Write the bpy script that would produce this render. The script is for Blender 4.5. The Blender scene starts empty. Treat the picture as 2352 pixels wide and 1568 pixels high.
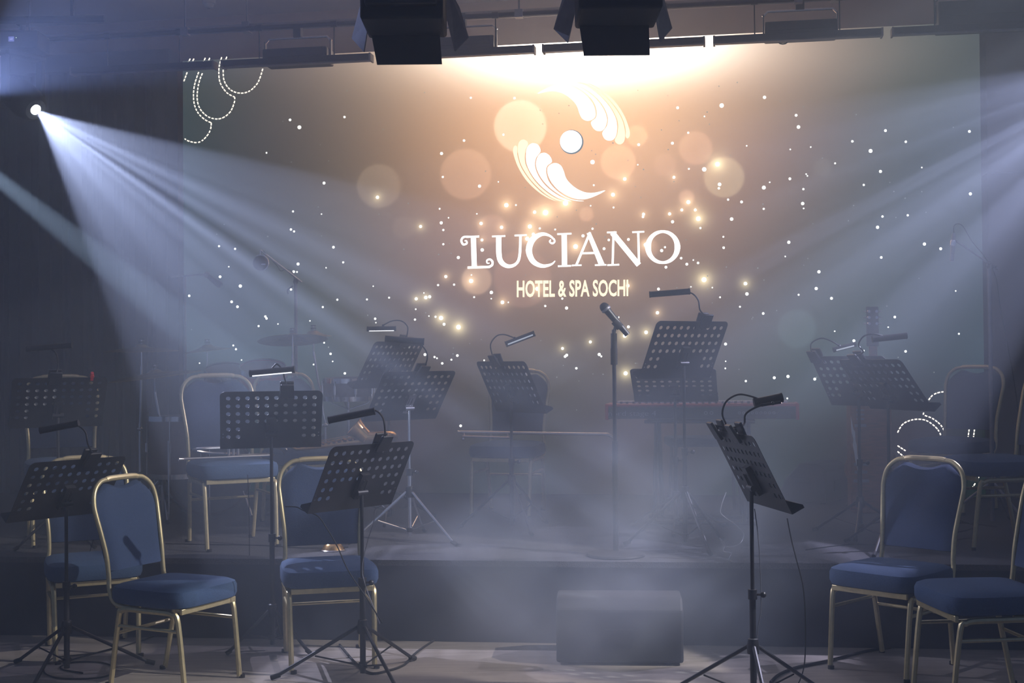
import bpy, bmesh, math, random
from mathutils import Vector, Matrix
PI = math.pi
V = Vector
random.seed(7)
sc = bpy.context.scene
COL = sc.collection

# ------------------------------------------------------------------ camera
FPX, EYE, PITCH, ROLL = 3000.0, 1.45, 0.01383, 0.009
cR0 = V((1, 0, 0)); cU0 = V((0, -math.sin(PITCH), math.cos(PITCH))); cF = V((0, math.cos(PITCH), math.sin(PITCH)))
cR = cR0 * math.cos(ROLL) - cU0 * math.sin(ROLL)
cU = cU0 * math.cos(ROLL) + cR0 * math.sin(ROLL)
EYEP = V((0, 0, EYE))
cd = bpy.data.cameras.new('camera'); cam = bpy.data.objects.new('camera', cd); COL.objects.link(cam)
cd.sensor_width = 36.0; cd.lens = 36.0 * FPX / 2352.0; cd.clip_start = 0.05; cd.clip_end = 100
cam.matrix_world = Matrix(((cR.x, cU.x, -cF.x, 0), (cR.y, cU.y, -cF.y, 0), (cR.z, cU.z, -cF.z, EYE), (0, 0, 0, 1)))
sc.camera = cam

# ------------------------------------------------------------------ world, exposure
w = bpy.data.worlds.new('world'); sc.world = w; w.use_nodes = True
bg = w.node_tree.nodes['Background']
WORLD_COL, WORLD_STR = (0.22, 0.37, 0.80), 0.19
bg.inputs[0].default_value = (*WORLD_COL, 1); bg.inputs[1].default_value = WORLD_STR
sc.view_settings.view_transform = 'Standard'; sc.view_settings.look = 'None'
sc.view_settings.gamma = 1.0; sc.view_settings.use_curve_mapping = False; sc.view_settings.exposure = 0.0
sc.cycles.use_denoising = True
sc.cycles.volume_bounces = 1
sc.cycles.max_bounces = 5; sc.cycles.diffuse_bounces = 2; sc.cycles.glossy_bounces = 2
sc.cycles.volume_step_rate = 2.0; sc.cycles.volume_max_steps = 64
sc.cycles.sample_clamp_indirect = 3.0

HAZE_STAGE, HAZE_HALL = 0.098, 0.032

# ------------------------------------------------------------------ beam lamps (the moving heads around them are built further down)
def ray(px, py): return cF + cR * ((px - 1176) / FPX) - cU * ((py - 784) / FPX)
def at(px, py, Y):
    d = ray(px, py); return EYEP + d * (Y / d.y)
def atz(px, py, z):
    d = ray(px, py); return EYEP + d * ((z - EYE) / d.z)
def gobo_spot(name, loc, aim, half, energy, color, seed, stretch, floor=0.12, contrast=(0.38, 0.66), radius=0.012, side=None, blend=0.12):
    """A moving-head lamp: a spot with a breakup gobo, so that its cone splits into shafts."""
    ld = bpy.data.lights.new(name, 'SPOT'); o = bpy.data.objects.new(name, ld); COL.objects.link(o)
    o.location = loc
    d = (V(aim) - V(loc)).normalized()
    z = -d; x = (V(side) if side else V((0, 0, 1))); x = (x - z * x.dot(z)).normalized(); y = z.cross(x)
    o.matrix_world = Matrix(((x.x, y.x, z.x, loc[0]), (x.y, y.y, z.y, loc[1]), (x.z, y.z, z.z, loc[2]), (0, 0, 0, 1)))
    ld.energy = energy; ld.color = color; ld.spot_size = 2 * half; ld.spot_blend = blend; ld.shadow_soft_size = radius
    ld.use_nodes = True; nt = ld.node_tree; em = nt.nodes['Emission']
    tc = nt.nodes.new('ShaderNodeTexCoord'); mp = nt.nodes.new('ShaderNodeMapping'); mp.inputs['Scale'].default_value = stretch
    mp.inputs['Location'].default_value = (seed, seed * .37, 0)
    nz = nt.nodes.new('ShaderNodeTexNoise'); nz.inputs['Scale'].default_value = 1.0; nz.inputs['Detail'].default_value = 2.5
    rp = nt.nodes.new('ShaderNodeMapRange'); rp.inputs['From Min'].default_value = contrast[0]; rp.inputs['From Max'].default_value = contrast[1]
    rp.inputs['To Min'].default_value = floor; rp.inputs['To Max'].default_value = 1.0
    nt.links.new(tc.outputs['Normal'], mp.inputs['Vector']); nt.links.new(mp.outputs['Vector'], nz.inputs['Vector'])
    nt.links.new(nz.outputs['Fac'], rp.inputs['Value']); nt.links.new(rp.outputs['Result'], em.inputs['Strength'])
    return o
LAMP_L = at(88, 257, 8.0)
LAMP_R = at(2690, 110, 7.4)
LAMP_L2 = at(-260, 210, 7.2)
#@@LIGHTS
spot_l = gobo_spot('beam_lamp_left', tuple(LAMP_L), (0.55, 5.65, 0.25), 0.345, 1020, (0.60, 0.66, 1.0), 3.4, (1.2, 25.0, 0), floor=0.2, contrast=(0.38, 0.62), side=(0.0, 1.0, 0.0))
spot_r = gobo_spot('beam_lamp_right', tuple(LAMP_R), (-0.6, 6.2, 0.3), 0.40, 1200, (0.61, 0.64, 1.0), 8.3, (1.2, 20.0, 0), side=(0.0, 1.0, 0.0))
spot_l2 = gobo_spot('beam_lamp_far_left', tuple(LAMP_L2), tuple(at(620, 900, 6.6)), 0.045, 4000, (0.50, 0.64, 0.85), 1.3, (1, 1, 1), floor=0.9)
LAMP_L3 = at(-95, 225, 6.6); AIM_L3 = (0.6, 5.9, 4.6)
spot_l3 = gobo_spot('wash_lamp_left', tuple(LAMP_L3), AIM_L3, 0.52, 300, (0.38, 0.48, 1.0), 5.3, (2, 2, 2), floor=0.7, blend=0.5)

LAMP_F = V((3.9, 4.9, 3.9)); AIM_F = (-0.9, 6.0, 0.35)
spot_f = gobo_spot('profile_lamp_right', tuple(LAMP_F), AIM_F, 0.30, 1600, (0.92, 0.94, 1.0), 2.2, (7.0, 9.0, 0), floor=0.05, contrast=(0.44, 0.50), radius=0.03)

# ------------------------------------------------------------------ materials
def mat(name, col, rough=0.6, metal=0.0, noise=0.0, nscale=40.0, emit=None, estr=1.0, bump=0.0, coat=0.0, stretch=None, spec=None):
    m = bpy.data.materials.new(name); m.use_nodes = True; nt = m.node_tree; b = nt.nodes['Principled BSDF']
    b.inputs['Base Color'].default_value = (*col, 1); b.inputs['Roughness'].default_value = rough; b.inputs['Metallic'].default_value = metal
    if spec is not None: b.inputs['Specular IOR Level'].default_value = spec
    if coat: b.inputs['Coat Weight'].default_value = coat
    if noise or bump:
        tc = nt.nodes.new('ShaderNodeTexCoord'); mp = nt.nodes.new('ShaderNodeMapping')
        if stretch: mp.inputs['Scale'].default_value = stretch
        nz = nt.nodes.new('ShaderNodeTexNoise'); nz.inputs['Scale'].default_value = nscale; nz.inputs['Detail'].default_value = 3
        nt.links.new(tc.outputs['Object'], mp.inputs['Vector']); nt.links.new(mp.outputs['Vector'], nz.inputs['Vector'])
        if noise:
            cr = nt.nodes.new('ShaderNodeValToRGB')
            cr.color_ramp.elements[0].position = 0.3; cr.color_ramp.elements[1].position = 0.7
            cr.color_ramp.elements[0].color = (*[c * (1 - noise) for c in col], 1); cr.color_ramp.elements[1].color = (*[min(1, c * (1 + noise)) for c in col], 1)
            nt.links.new(nz.outputs['Fac'], cr.inputs['Fac']); nt.links.new(cr.outputs['Color'], b.inputs['Base Color'])
        if bump:
            bp = nt.nodes.new('ShaderNodeBump'); bp.inputs['Strength'].default_value = bump; bp.inputs['Distance'].default_value = 0.01
            nt.links.new(nz.outputs['Fac'], bp.inputs['Height']); nt.links.new(bp.outputs['Normal'], b.inputs['Normal'])
    if emit: b.inputs['Emission Color'].default_value = (*emit, 1); b.inputs['Emission Strength'].default_value = estr
    return m
def glow_mat(name, col, strength):
    m = bpy.data.materials.new(name); m.use_nodes = True; nt = m.node_tree; nt.nodes.clear()
    e = nt.nodes.new('ShaderNodeEmission'); o = nt.nodes.new('ShaderNodeOutputMaterial')
    e.inputs[0].default_value = (*col, 1); e.inputs[1].default_value = strength; nt.links.new(e.outputs[0], o.inputs[0])
    m.cycles.emission_sampling = 'NONE'
    return m
M = dict(
    black=mat('black_enamel', (0.012, 0.012, 0.015), 0.42, noise=0.2),
    blackmatte=mat('black_matte_paint', (0.014, 0.014, 0.017), 0.7, noise=0.2),
    rubber=mat('black_rubber', (0.01, 0.01, 0.011), 0.8),
    chrome=mat('chrome', (0.75, 0.75, 0.78), 0.16, 1.0, noise=0.05),
    gold=mat('brushed_gold_paint', (0.60, 0.50, 0.27), 0.36, 0.6, noise=0.08, nscale=60),
    goldhandle=mat('champagne_gold', (0.75, 0.60, 0.33), 0.4, 0.6, noise=0.05),
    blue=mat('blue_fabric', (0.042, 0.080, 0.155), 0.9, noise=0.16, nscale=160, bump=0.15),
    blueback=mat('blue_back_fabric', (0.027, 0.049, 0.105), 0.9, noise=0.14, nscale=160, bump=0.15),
    carpet=mat('dark_grey_carpet', (0.06, 0.06, 0.068), 0.98, noise=0.5, nscale=180, bump=0.6),
    skirt=mat('stage_skirt_fabric', (0.012, 0.014, 0.03), 0.95, noise=0.2, nscale=20),
    floor=mat('pale_wood_floor', (0.30, 0.265, 0.23), 0.5, noise=0.16, nscale=3.5, stretch=(1.2, 9, 1)),
    wall=mat('brown_wall_paint', (0.62, 0.43, 0.36), 0.85, noise=0.06, nscale=5),
    panel=mat('mauve_wall_panel', (0.085, 0.066, 0.072), 0.7, noise=0.08, nscale=3),
    ceil=mat('ceiling_paint', (0.80, 0.71, 0.66), 0.85, noise=0.03, nscale=4),
    curtain=mat('dark_curtain', (0.03, 0.042, 0.08), 0.9, noise=0.2, nscale=12),
    silver=mat('silver_brass', (0.68, 0.62, 0.58), 0.22, 1.0, noise=0.06),
    brass=mat('lacquered_brass', (0.75, 0.45, 0.18), 0.22, 1.0, noise=0.1),
    red=mat('red_lacquer', (0.42, 0.02, 0.02), 0.3, noise=0.1),
    redplastic=mat('red_plastic', (0.6, 0.03, 0.03), 0.4, noise=0.1),
    drumhead=mat('drum_head', (0.10, 0.09, 0.09), 0.55, noise=0.1),
    shell=mat('dark_drum_shell', (0.07, 0.03, 0.03), 0.3, noise=0.2),
    cymbal=mat('bronze_cymbal', (0.5, 0.38, 0.18), 0.3, 1.0, noise=0.15),
    white=mat('white_plastic', (0.7, 0.7, 0.7), 0.5, noise=0.04),
    paper=mat('sheet_paper', (0.62, 0.62, 0.6), 0.8, noise=0.05),
    greyflap=mat('grey_flap', (0.20, 0.18, 0.17), 0.6, noise=0.1),
    steel=mat('grey_steel', (0.22, 0.22, 0.24), 0.45, 0.6, noise=0.1),
    wood=mat('brown_wood', (0.20, 0.075, 0.03), 0.45, noise=0.3, nscale=14, stretch=(1, 1, 6)),
    grille=mat('speaker_grille', (0.02, 0.02, 0.024), 0.8, noise=0.5, nscale=220),
    ledwhite=glow_mat('led_strip_white', (0.85, 0.9, 1.0), 1.6),
    leddim=glow_mat('led_strip_dim', (0.7, 0.8, 1.0), 0.55),
    lens=glow_mat('lamp_lens_glow', (0.85, 0.9, 1.0), 40.0),
    display=glow_mat('display_blue', (0.25, 0.3, 0.95), 0.5),
    displaytext=glow_mat('display_text', (0.7, 0.75, 1.0), 1.0),
    greenled=glow_mat('indicator_led', (0.7, 1.0, 0.5), 1.6),
    redled=glow_mat('indicator_led_red', (1.0, 0.12, 0.15), 0.8),
)

# ------------------------------------------------------------------ mesh helpers
class MB:
    def __init__(self): self.v = []; self.f = []
    def add(self, vs, fs):
        b = len(self.v); self.v += [tuple(x) for x in vs]; self.f += [tuple(i + b for i in q) for q in fs]; return self
    def box(self, c, s, R=None):
        c = V(c); s = V(s) / 2; R = R or Matrix.Identity(3)
        vs = [c + R @ V((x * s.x, y * s.y, z * s.z)) for x in (-1, 1) for y in (-1, 1) for z in (-1, 1)]
        return self.add(vs, [(0, 1, 3, 2), (4, 6, 7, 5), (0, 4, 5, 1), (2, 3, 7, 6), (0, 2, 6, 4), (1, 5, 7, 3)])
    def tube(self, pts, r, n=8, smooth=0, sx=1.0, closed=False):
        pts = [V(p) for p in pts]
        if smooth: pts = catmull(pts, smooth, closed)
        m = len(pts); rs = r if isinstance(r, (list, tuple)) else [r] * m
        if len(rs) != m: rs = [rs[0] + (rs[-1] - rs[0]) * i / (m - 1) for i in range(m)]
        rings = []; prev = None
        for i, p in enumerate(pts):
            if closed: t = (pts[(i + 1) % m] - pts[i - 1])
            else: t = (pts[min(i + 1, m - 1)] - pts[max(i - 1, 0)])
            t.normalize()
            if prev is None:
                a = V((0, 0, 1)) if abs(t.z) < 0.9 else V((1, 0, 0))
                nrm = (a - t * a.dot(t)).normalized()
            else:
                nrm = (prev - t * prev.dot(t))
                nrm = nrm.normalized() if nrm.length > 1e-6 else prev
            prev = nrm; b = t.cross(nrm)
            rings.append([p + (nrm * math.cos(2 * PI * k / n) * sx + b * math.sin(2 * PI * k / n)) * rs[i] for k in range(n)])
        vs = [q for r_ in rings for q in r_]; fs = []
        for i in range(m if closed else m - 1):
            j = (i + 1) % m
            for k in range(n): fs.append((i * n + k, i * n + (k + 1) % n, j * n + (k + 1) % n, j * n + k))
        if not closed:
            fs.append(tuple(range(n))[::-1]); fs.append(tuple(range((m - 1) * n, m * n)))
        return self.add(vs, fs)
    def cyl(self, a, b, r, n=12, r2=None): return self.tube([a, b], [r, r if r2 is None else r2], n)
    def lathe(self, prof, n=24, origin=(0, 0, 0), axis=(0, 0, 1), cap=False):
        ax = V(axis).normalized(); a = V((1, 0, 0)) if abs(ax.x) < 0.9 else V((0, 1, 0))
        x = (a - ax * a.dot(ax)).normalized(); y = ax.cross(x); o = V(origin)
        vs = [o + ax * h + (x * math.cos(2 * PI * k / n) + y * math.sin(2 * PI * k / n)) * r for r, h in prof for k in range(n)]
        fs = [(i * n + k, i * n + (k + 1) % n, (i + 1) * n + (k + 1) % n, (i + 1) * n + k) for i in range(len(prof) - 1) for k in range(n)]
        if cap: fs.append(tuple(range(n))[::-1]); fs.append(tuple(range((len(prof) - 1) * n, len(prof) * n)))
        return self.add(vs, fs)
    def prism(self, poly, ext):
        """poly: list of 3D points, extruded along vector ext"""
        n = len(poly); ext = V(ext); a = [V(p) for p in poly]; b = [p + ext for p in a]
        return self.add(a + b, [tuple(range(n))[::-1], tuple(range(n, 2 * n))] + [(i, (i + 1) % n, n + (i + 1) % n, n + i) for i in range(n)])
    def sphere(self, c, r, n=12, sc_=(1, 1, 1)):
        vs = []; fs = []; c = V(c); m = n // 2
        for i in range(m + 1):
            th = PI * i / m
            for k in range(n):
                ph = 2 * PI * k / n
                vs.append(c + V((math.sin(th) * math.cos(ph) * sc_[0], math.sin(th) * math.sin(ph) * sc_[1], math.cos(th) * sc_[2])) * r)
        for i in range(m):
            for k in range(n): fs.append((i * n + k, (i + 1) * n + k, (i + 1) * n + (k + 1) % n, i * n + (k + 1) % n))
        return self.add(vs, fs)
    def build(self, name, m, parent=None, org=None, smooth=True, bevel=0.0):
        me = bpy.data.meshes.new(name); vs = self.v
        if org is not None: vs = [(x - org[0], y - org[1], z - org[2]) for x, y, z in vs]
        me.from_pydata(vs, [], self.f); me.materials.append(m); me.validate()
        bm = bmesh.new(); bm.from_mesh(me); bmesh.ops.recalc_face_normals(bm, faces=bm.faces); bm.to_mesh(me); bm.free()
        if smooth:
            me.polygons.foreach_set('use_smooth', [True] * len(me.polygons))
            try: me.set_sharp_from_angle(angle=0.7)
            except Exception: pass
        o = bpy.data.objects.new(name, me); COL.objects.link(o)
        if parent: o.parent = parent
        elif org is not None: o.location = org
        if bevel:
            bv = o.modifiers.new('bevel', 'BEVEL'); bv.width = bevel; bv.segments = 2; bv.limit_method = 'ANGLE'
        return o
def catmull(pts, n, closed=False):
    out = []; m = len(pts)
    for i in range(m if closed else m - 1):
        if closed: p0, p1, p2, p3 = pts[i - 1], pts[i], pts[(i + 1) % m], pts[(i + 2) % m]
        else: p0, p1, p2, p3 = pts[max(i - 1, 0)], pts[i], pts[i + 1], pts[min(i + 2, m - 1)]
        for k in range(n):
            t = k / n
            out.append(0.5 * ((2 * p1) + (p2 - p0) * t + (2 * p0 - 5 * p1 + 4 * p2 - p3) * t * t + (3 * p1 - p0 - 3 * p2 + p3) * t ** 3))
    if not closed: out.append(pts[-1])
    return out
def thing(name, label, cat, loc=(0, 0, 0), rotz=0.0, group=None):
    o = bpy.data.objects.new(name, None); COL.objects.link(o); o.empty_display_size = 0.1
    o.location = loc; o.rotation_euler = (0, 0, rotz); o['label'] = label; o['category'] = cat
    if group: o['group'] = group
    return o
def tag(o, label, cat, group=None, kind=None):
    o['label'] = label; o['category'] = cat
    if group: o['group'] = group
    if kind: o['kind'] = kind
    return o
def struct(o): o['kind'] = 'structure'; return o
def copy_tree(o, parent=None):
    c = o.copy(); COL.objects.link(c)
    if parent: c.parent = parent
    for ch in list(o.children): copy_tree(ch, c)
    return c
def text_mesh(s, size, depth=0.0, offset=0.0, sx=1.0, shear=0.0, spacing=1.0):
    cu = bpy.data.curves.new('t', 'FONT'); cu.body = s; cu.size = size; cu.extrude = depth; cu.offset = offset
    cu.align_x = 'LEFT'; cu.shear = shear; cu.space_character = spacing; cu.resolution_u = 3
    o = bpy.data.objects.new('t', cu); COL.objects.link(o)
    me = bpy.data.meshes.new_from_object(o); bpy.data.objects.remove(o)
    vs = [(v.co.x * sx, v.co.y, v.co.z) for v in me.vertices]; fs = [tuple(p.vertices) for p in me.polygons]
    bpy.data.meshes.remove(me); return vs, fs

# ------------------------------------------------------------------ room shell
YAW = math.radians(9.5)
UX = V((math.cos(YAW), -math.sin(YAW), 0)); NX = V((-math.sin(YAW), -math.cos(YAW), 0))   # along the back wall, out of it
SP0 = at(422, 500, 10.29); SP0 = V((SP0.x, SP0.y, 0))
def rw(u, d, z): return SP0 + UX * u + NX * d + V((0, 0, z))
CEIL = 4.25; STG = 0.42
SW, SZ0, SZ1 = 6.02, 0.44, 3.83
struct(MB().prism([(-7, -1, -0.1), (7, -1, -0.1), (7, 13, -0.1), (-7, 13, -0.1)], (0, 0, 0.1)).build('floor', M['floor'], smooth=False))
struct(MB().prism([(-7, 2.2, CEIL), (7, 2.2, CEIL), (7, 13, CEIL), (-7, 13, CEIL)], (0, 0, 0.1)).build('ceiling', M['ceil'], smooth=False))
struct(MB().prism([rw(-4.5, -0.3, 0), rw(10, -0.3, 0), rw(10, -0.5, 0), rw(-4.5, -0.5, 0)], (0, 0, CEIL)).build('wall_back', M['wall'], smooth=False))
# dark panelled wall to the right of the screen, with a groove
pw = MB()
for z0, z1 in ((STG + .004, 2.74), (2.75, 3.9)):
    for u0, u1 in ((SW + 0.04, SW + 1.6), (SW + 1.61, SW + 3.2)):
        pw.prism([rw(u0, 0.02, z0), rw(u1, 0.02, z0), rw(u1, -0.28, z0), rw(u0, -0.28, z0)], (0, 0, z1 - z0))
struct(pw.build('wall_right', M['panel'], smooth=False))
# curtain with folds left of the screen
cu = MB(); vs = []; N = 150
for i in range(N + 1):
    u = -3.6 + 3.56 * i / N
    d = 0.10 + 0.05 * math.sin(i * 0.62) + 0.025 * math.sin(i * 1.7 + 1)
    vs.append((u, d))
for zz in (STG, 2.0, 3.75):
    cu.v += [tuple(rw(u, d + (0.01 if zz > 1 else 0.0), zz)) for u, d in vs]
for zz in (STG, 2.0, 3.75):
    cu.v += [tuple(rw(u, d - 0.012, zz)) for u, d in vs]
n1 = N + 1
for s in (0, 3):
    for r_ in (0, 1):
        for i in range(N): a = (s + r_) * n1 + i; cu.f.append((a, a + 1, a + 1 + n1, a + n1))
cb = cu.build('stage_curtain', M['curtain'], org=tuple(rw(-1.8, 0.1, STG)))
tag(cb, 'dark pleated curtain hanging left of the lit screen', 'curtain')
rail = MB().prism([rw(-3.7, 0.18, 3.75), rw(-0.04, 0.18, 3.75), rw(-0.04, 0.0, 3.75), rw(-3.7, 0.0, 3.75)], (0, 0, 0.14)).build('curtain_pelmet', M['curtain'], org=tuple(rw(-1.8, 0.1, 3.75)), smooth=False)
tag(rail, 'dark pelmet box above the pleated curtain', 'pelmet')
for ob in (cb, rail): pass

# ------------------------------------------------------------------ stage
SYAW = math.radians(6.3); SU = V((math.cos(SYAW), -math.sin(SYAW), 0)); SN = V((math.sin(SYAW), math.cos(SYAW), 0))
ST0 = V((0, 6.70, 0))
stage = thing('stage_platform', 'low dark stage platform with grey carpet top under the band equipment', 'stage', (0, 6.7, 0))
f0, f1 = ST0 + SU * -5.2, ST0 + SU * 5.2
b1, b0 = rw(9.2, -0.28, 0), rw(-4.0, -0.28, 0)
poly = [f0, f1, b1, b0]
MB().prism([p + V((0, 0, STG - 0.03)) for p in poly], (0, 0, 0.03)).build('carpet_top', M['carpet'], stage, org=stage.location, smooth=False)
ins = [f0 + SN * 0.012, f1 + SN * 0.012, b1, b0]
MB().prism([p + V((0, 0, 0.001)) for p in ins], (0, 0, STG - 0.031)).build('skirt', M['skirt'], stage, org=stage.location, smooth=False)

# ------------------------------------------------------------------ LED screen
scr = thing('led_screen', 'large glowing LED wall screen showing golden light burst, winged emblem and LUCIANO lettering', 'screen', tuple(rw(SW / 2, 0, SZ0)))
SO = scr.location
MB().prism([rw(0, 0, SZ0), rw(SW, 0, SZ0), rw(SW, -0.12, SZ0), rw(0, -0.12, SZ0)], (0, 0, SZ1 - SZ0)).build('cabinet', M['blackmatte'], scr, org=SO, smooth=False)
def spx(px, py, d=0.0):
    """point of the screen's plane seen at a photo pixel"""
    r_ = ray(px, py); P0 = rw(0, d, 0); t = (P0 - EYEP).dot(NX) / r_.dot(NX); return EYEP + r_ * t
def proj(P):
    q = P - EYEP; z = q.dot(cF); return 1176 + FPX * q.dot(cR) / z, 784 - FPX * q.dot(cU) / z
bokeh = [(1195, 290, 60, (.36, .31, .24)), (870, 427, 50, (.075, .06, .045)), (1070, 400, 58, (.14, .085, .06)), (927, 522, 25, (.03, .025, .02)), (1420, 372, 40, (.22, .13, .08)),
         (1463, 312, 24, (.22, .14, .08)), (1598, 340, 38, (.16, .09, .06)), (1527, 378, 26, (.07, .04, .03)), (1663, 407, 46, (.17, .15, .09)), (1890, 385, 20, (.022, .025, .025)),
         (1347, 492, 16, (.2, .12, .08)), (1577, 453, 17, (.18, .11, .08)), (1095, 642, 34, (.22, .15, .1)), (1130, 525, 32, (.1, .06, .045)), (1200, 640, 66, (.07, .035, .025)),
         (1830, 755, 44, (.018, .03, .035)), (1490, 570, 22, (.1, .06, .05))]
glows = [(867, 453, .8), (1163, 471, 1.3), (1253, 488, 1.9), (1299, 466, 1.8), (1217, 520, 1.2), (1152, 522, .8), (1105, 513, .8), (1228, 487, .8), (1435, 411, .9), (1408, 447, 1.1),
         (1648, 377, 1.5), (1604, 502, 1.5), (1581, 464, 1.1), (1478, 492, .7), (1566, 482, .6), (1538, 491, .7), (1597, 482, .6), (1322, 566, 1.5), (1211, 548, 1.2), (1225, 538, .8),
         (1082, 645, 1.3), (1154, 694, 1.0), (1013, 730, 1.3), (1053, 751, 1.5), (1617, 642, 1.6), (1712, 651, .9), (956, 686, .7), (978, 683, .9), (1024, 635, .7), (966, 520, .7),
         (1437, 857, 1.2), (1484, 763, 1.0), (1510, 718, .8), (1435, 771, 1.1), (1292, 800, .6), (1356, 785, .6), (1483, 562, 1.2), (1442, 656, .9), (1548, 407, .6), (1107, 551, .6), (1234, 663, 1.2)]
def ga(x, y, cx, cy, sx, sy): return math.exp(-0.5 * (((x - cx) / sx) ** 2 + ((y - cy) / sy) ** 2))
NU, NV = 440, 250
vs = []; cols = []
for j in range(NV + 1):
    for i in range(NU + 1):
        P = rw(SW * i / NU, 0.003, SZ0 + (SZ1 - SZ0) * j / NV); x, y = proj(P); vs.append(P)
        dk = min(1, max(.12, (1010 - y) / 200)); c = [0.014 * dk, 0.046 * dk, 0.056 * dk]
        g = ga(x, y, 1335, 75, 180, 60); g2 = ga(x, y, 1330, 200, 235, 190); g3 = ga(x, y, 1330, 340, 330, 270); g4 = ga(x, y, 1370, 130, 430, 110); g5 = ga(x, y, 1330, 90, 330, 70); g6 = ga(x, y, 1180, 620, 230, 150)
        for k, (a1, a2, a3, a4, a5, a6) in enumerate(((6.5, 1.15, .42, .22, .85, .06), (6.5, .64, .20, .20, .60, .022), (6.2, .31, .10, .19, .42, .02))):
            c[k] += a1 * g + a2 * g2 + a3 * g3 + a4 * g4 + a5 * g5 + a6 * g6
        tint = 0.5 + 0.5 * math.sin(x * 0.011 + y * 0.004); c[0] += 0.008 * tint; c[1] += 0.008 * (1 - tint)
        for bx, by, br, bc in bokeh:
            dx, dy = abs(x - bx), abs(y - by)
            if dx < br + 8 and dy < br + 8:
                d = math.hypot(dx, dy); k_ = min(1, max(0, (br + 3 - d) / 6)) * (0.8 + 0.2 * min(1, d / br))
                for k in range(3): c[k] += 1.5 * bc[k] * k_
        for bx, by, s in glows:
            dx, dy = x - bx, y - by
            if abs(dx) < 60 and abs(dy) < 60:
                h = s * 1.3 * math.exp(-math.hypot(dx, dy) / (3.5 + 4.5 * s))
                warm = 1.0 if (1000 < bx < 1600 and by < 720) else 0.6
                c[0] += h; c[1] += h * (0.75 if warm == 1 else .9); c[2] += h * (0.45 if warm == 1 else .55)
        cols.append((c[0], c[1], c[2], 1))
me = bpy.data.meshes.new('picture')
me.from_pydata([tuple(p - SO) for p in vs], [], [(j * (NU + 1) + i, j * (NU + 1) + i + 1, (j + 1) * (NU + 1) + i + 1, (j + 1) * (NU + 1) + i) for j in range(NV) for i in range(NU)])
ca = me.color_attributes.new('led', 'FLOAT_COLOR', 'POINT'); ca.data.foreach_set('color', [k for c in cols for k in c])
m = bpy.data.materials.new('led_picture'); m.use_nodes = True; nt = m.node_tree; nt.nodes.clear()
e = nt.nodes.new('ShaderNodeEmission'); o_ = nt.nodes.new('ShaderNodeOutputMaterial'); at_ = nt.nodes.new('ShaderNodeAttribute'); at_.attribute_name = 'led'
nt.links.new(at_.outputs['Color'], e.inputs[0]); nt.links.new(e.outputs[0], o_.inputs[0]); m.cycles.emission_sampling = 'NONE'
me.materials.append(m); po = bpy.data.objects.new('picture', me); COL.objects.link(po); po.parent = scr

W1 = glow_mat('led_white', (1.0, 1.0, 1.0), 2.6); W2 = glow_mat('led_cream', (1.0, 0.88, 0.62), 1.9); W3 = glow_mat('led_gold', (1.0, 0.76, 0.42), 1.5)
W4 = glow_mat('led_star', (0.92, 1.0, 1.0), 2.2); W5 = glow_mat('led_star_dim', (0.55, 0.65, 0.65), 0.6); W6 = glow_mat('led_ring', (0.22, 0.42, 0.6), 0.6)
def poly2(mb, pts, d):
    n = len(pts); mb.add([spx(x, y, d) for x, y in pts], [tuple(range(n))])
def conv4(p): return (1000 + p[0] / 2.7514, 170 + p[1] / 2.7514)
def smooth2(pts, n=4, closed=True):
    q = catmull([V((x, y, 0)) for x, y in pts], n, closed); return [(p.x, p.y) for p in q]
def stroke(mb, pts, ws, d, n=5, cv=lambda p: p, sc_=1.0, sm=True):
    q = catmull([V((x, y, 0)) for x, y in pts], n) if sm and len(pts) > 2 else [V((x, y, 0)) for x, y in pts]
    if not isinstance(ws, (list, tuple)): ws = [ws, ws]
    L, Rr = [], []
    for i, p in enumerate(q):
        t = (q[min(i + 1, len(q) - 1)] - q[max(i - 1, 0)]).normalized(); nn = V((-t.y, t.x, 0))
        f = i / (len(q) - 1) * (len(ws) - 1); k = min(int(f), len(ws) - 2); wd = (ws[k] + (ws[k + 1] - ws[k]) * (f - k)) / 2
        a, b = p + nn * wd, p - nn * wd; L.append(cv((a.x, a.y))); Rr.append(cv((b.x, b.y)))
    m_ = len(q); mb.add([spx(x, y, d) for x, y in L + Rr], [(i, i + 1, m_ + i + 1, m_ + i) for i in range(m_ - 1)])
feathers = [
    [(1075, 735), (1000, 775), (930, 792), (860, 780), (780, 735), (725, 670), (707, 610), (718, 578), (755, 562), (790, 575), (810, 610), (830, 665), (880, 715), (940, 745), (1000, 750)],
    [(940, 802), (880, 800), (800, 770), (720, 715), (665, 650), (637, 585), (640, 540), (660, 505), (695, 498), (725, 520), (736, 555), (707, 580), (700, 620), (718, 680), (772, 740), (850, 788)],
    [(860, 804), (780, 785), (700, 735), (630, 665), (585, 590), (572, 530), (578, 470), (600, 442), (630, 438), (655, 455), (664, 490), (636, 530), (630, 585), (656, 652), (710, 718), (788, 774)],
    [(830, 804), (765, 797), (680, 745), (600, 665), (545, 580), (522, 500), (525, 440), (545, 416), (570, 418), (586, 440), (570, 480), (565, 540), (580, 594), (625, 670), (695, 740), (770, 788)],
    [(790, 804), (738, 795), (658, 750), (578, 675), (524, 590), (495, 510), (492, 470), (505, 452), (518, 465), (517, 505), (540, 584), (596, 670), (675, 750), (755, 797)]]
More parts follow.
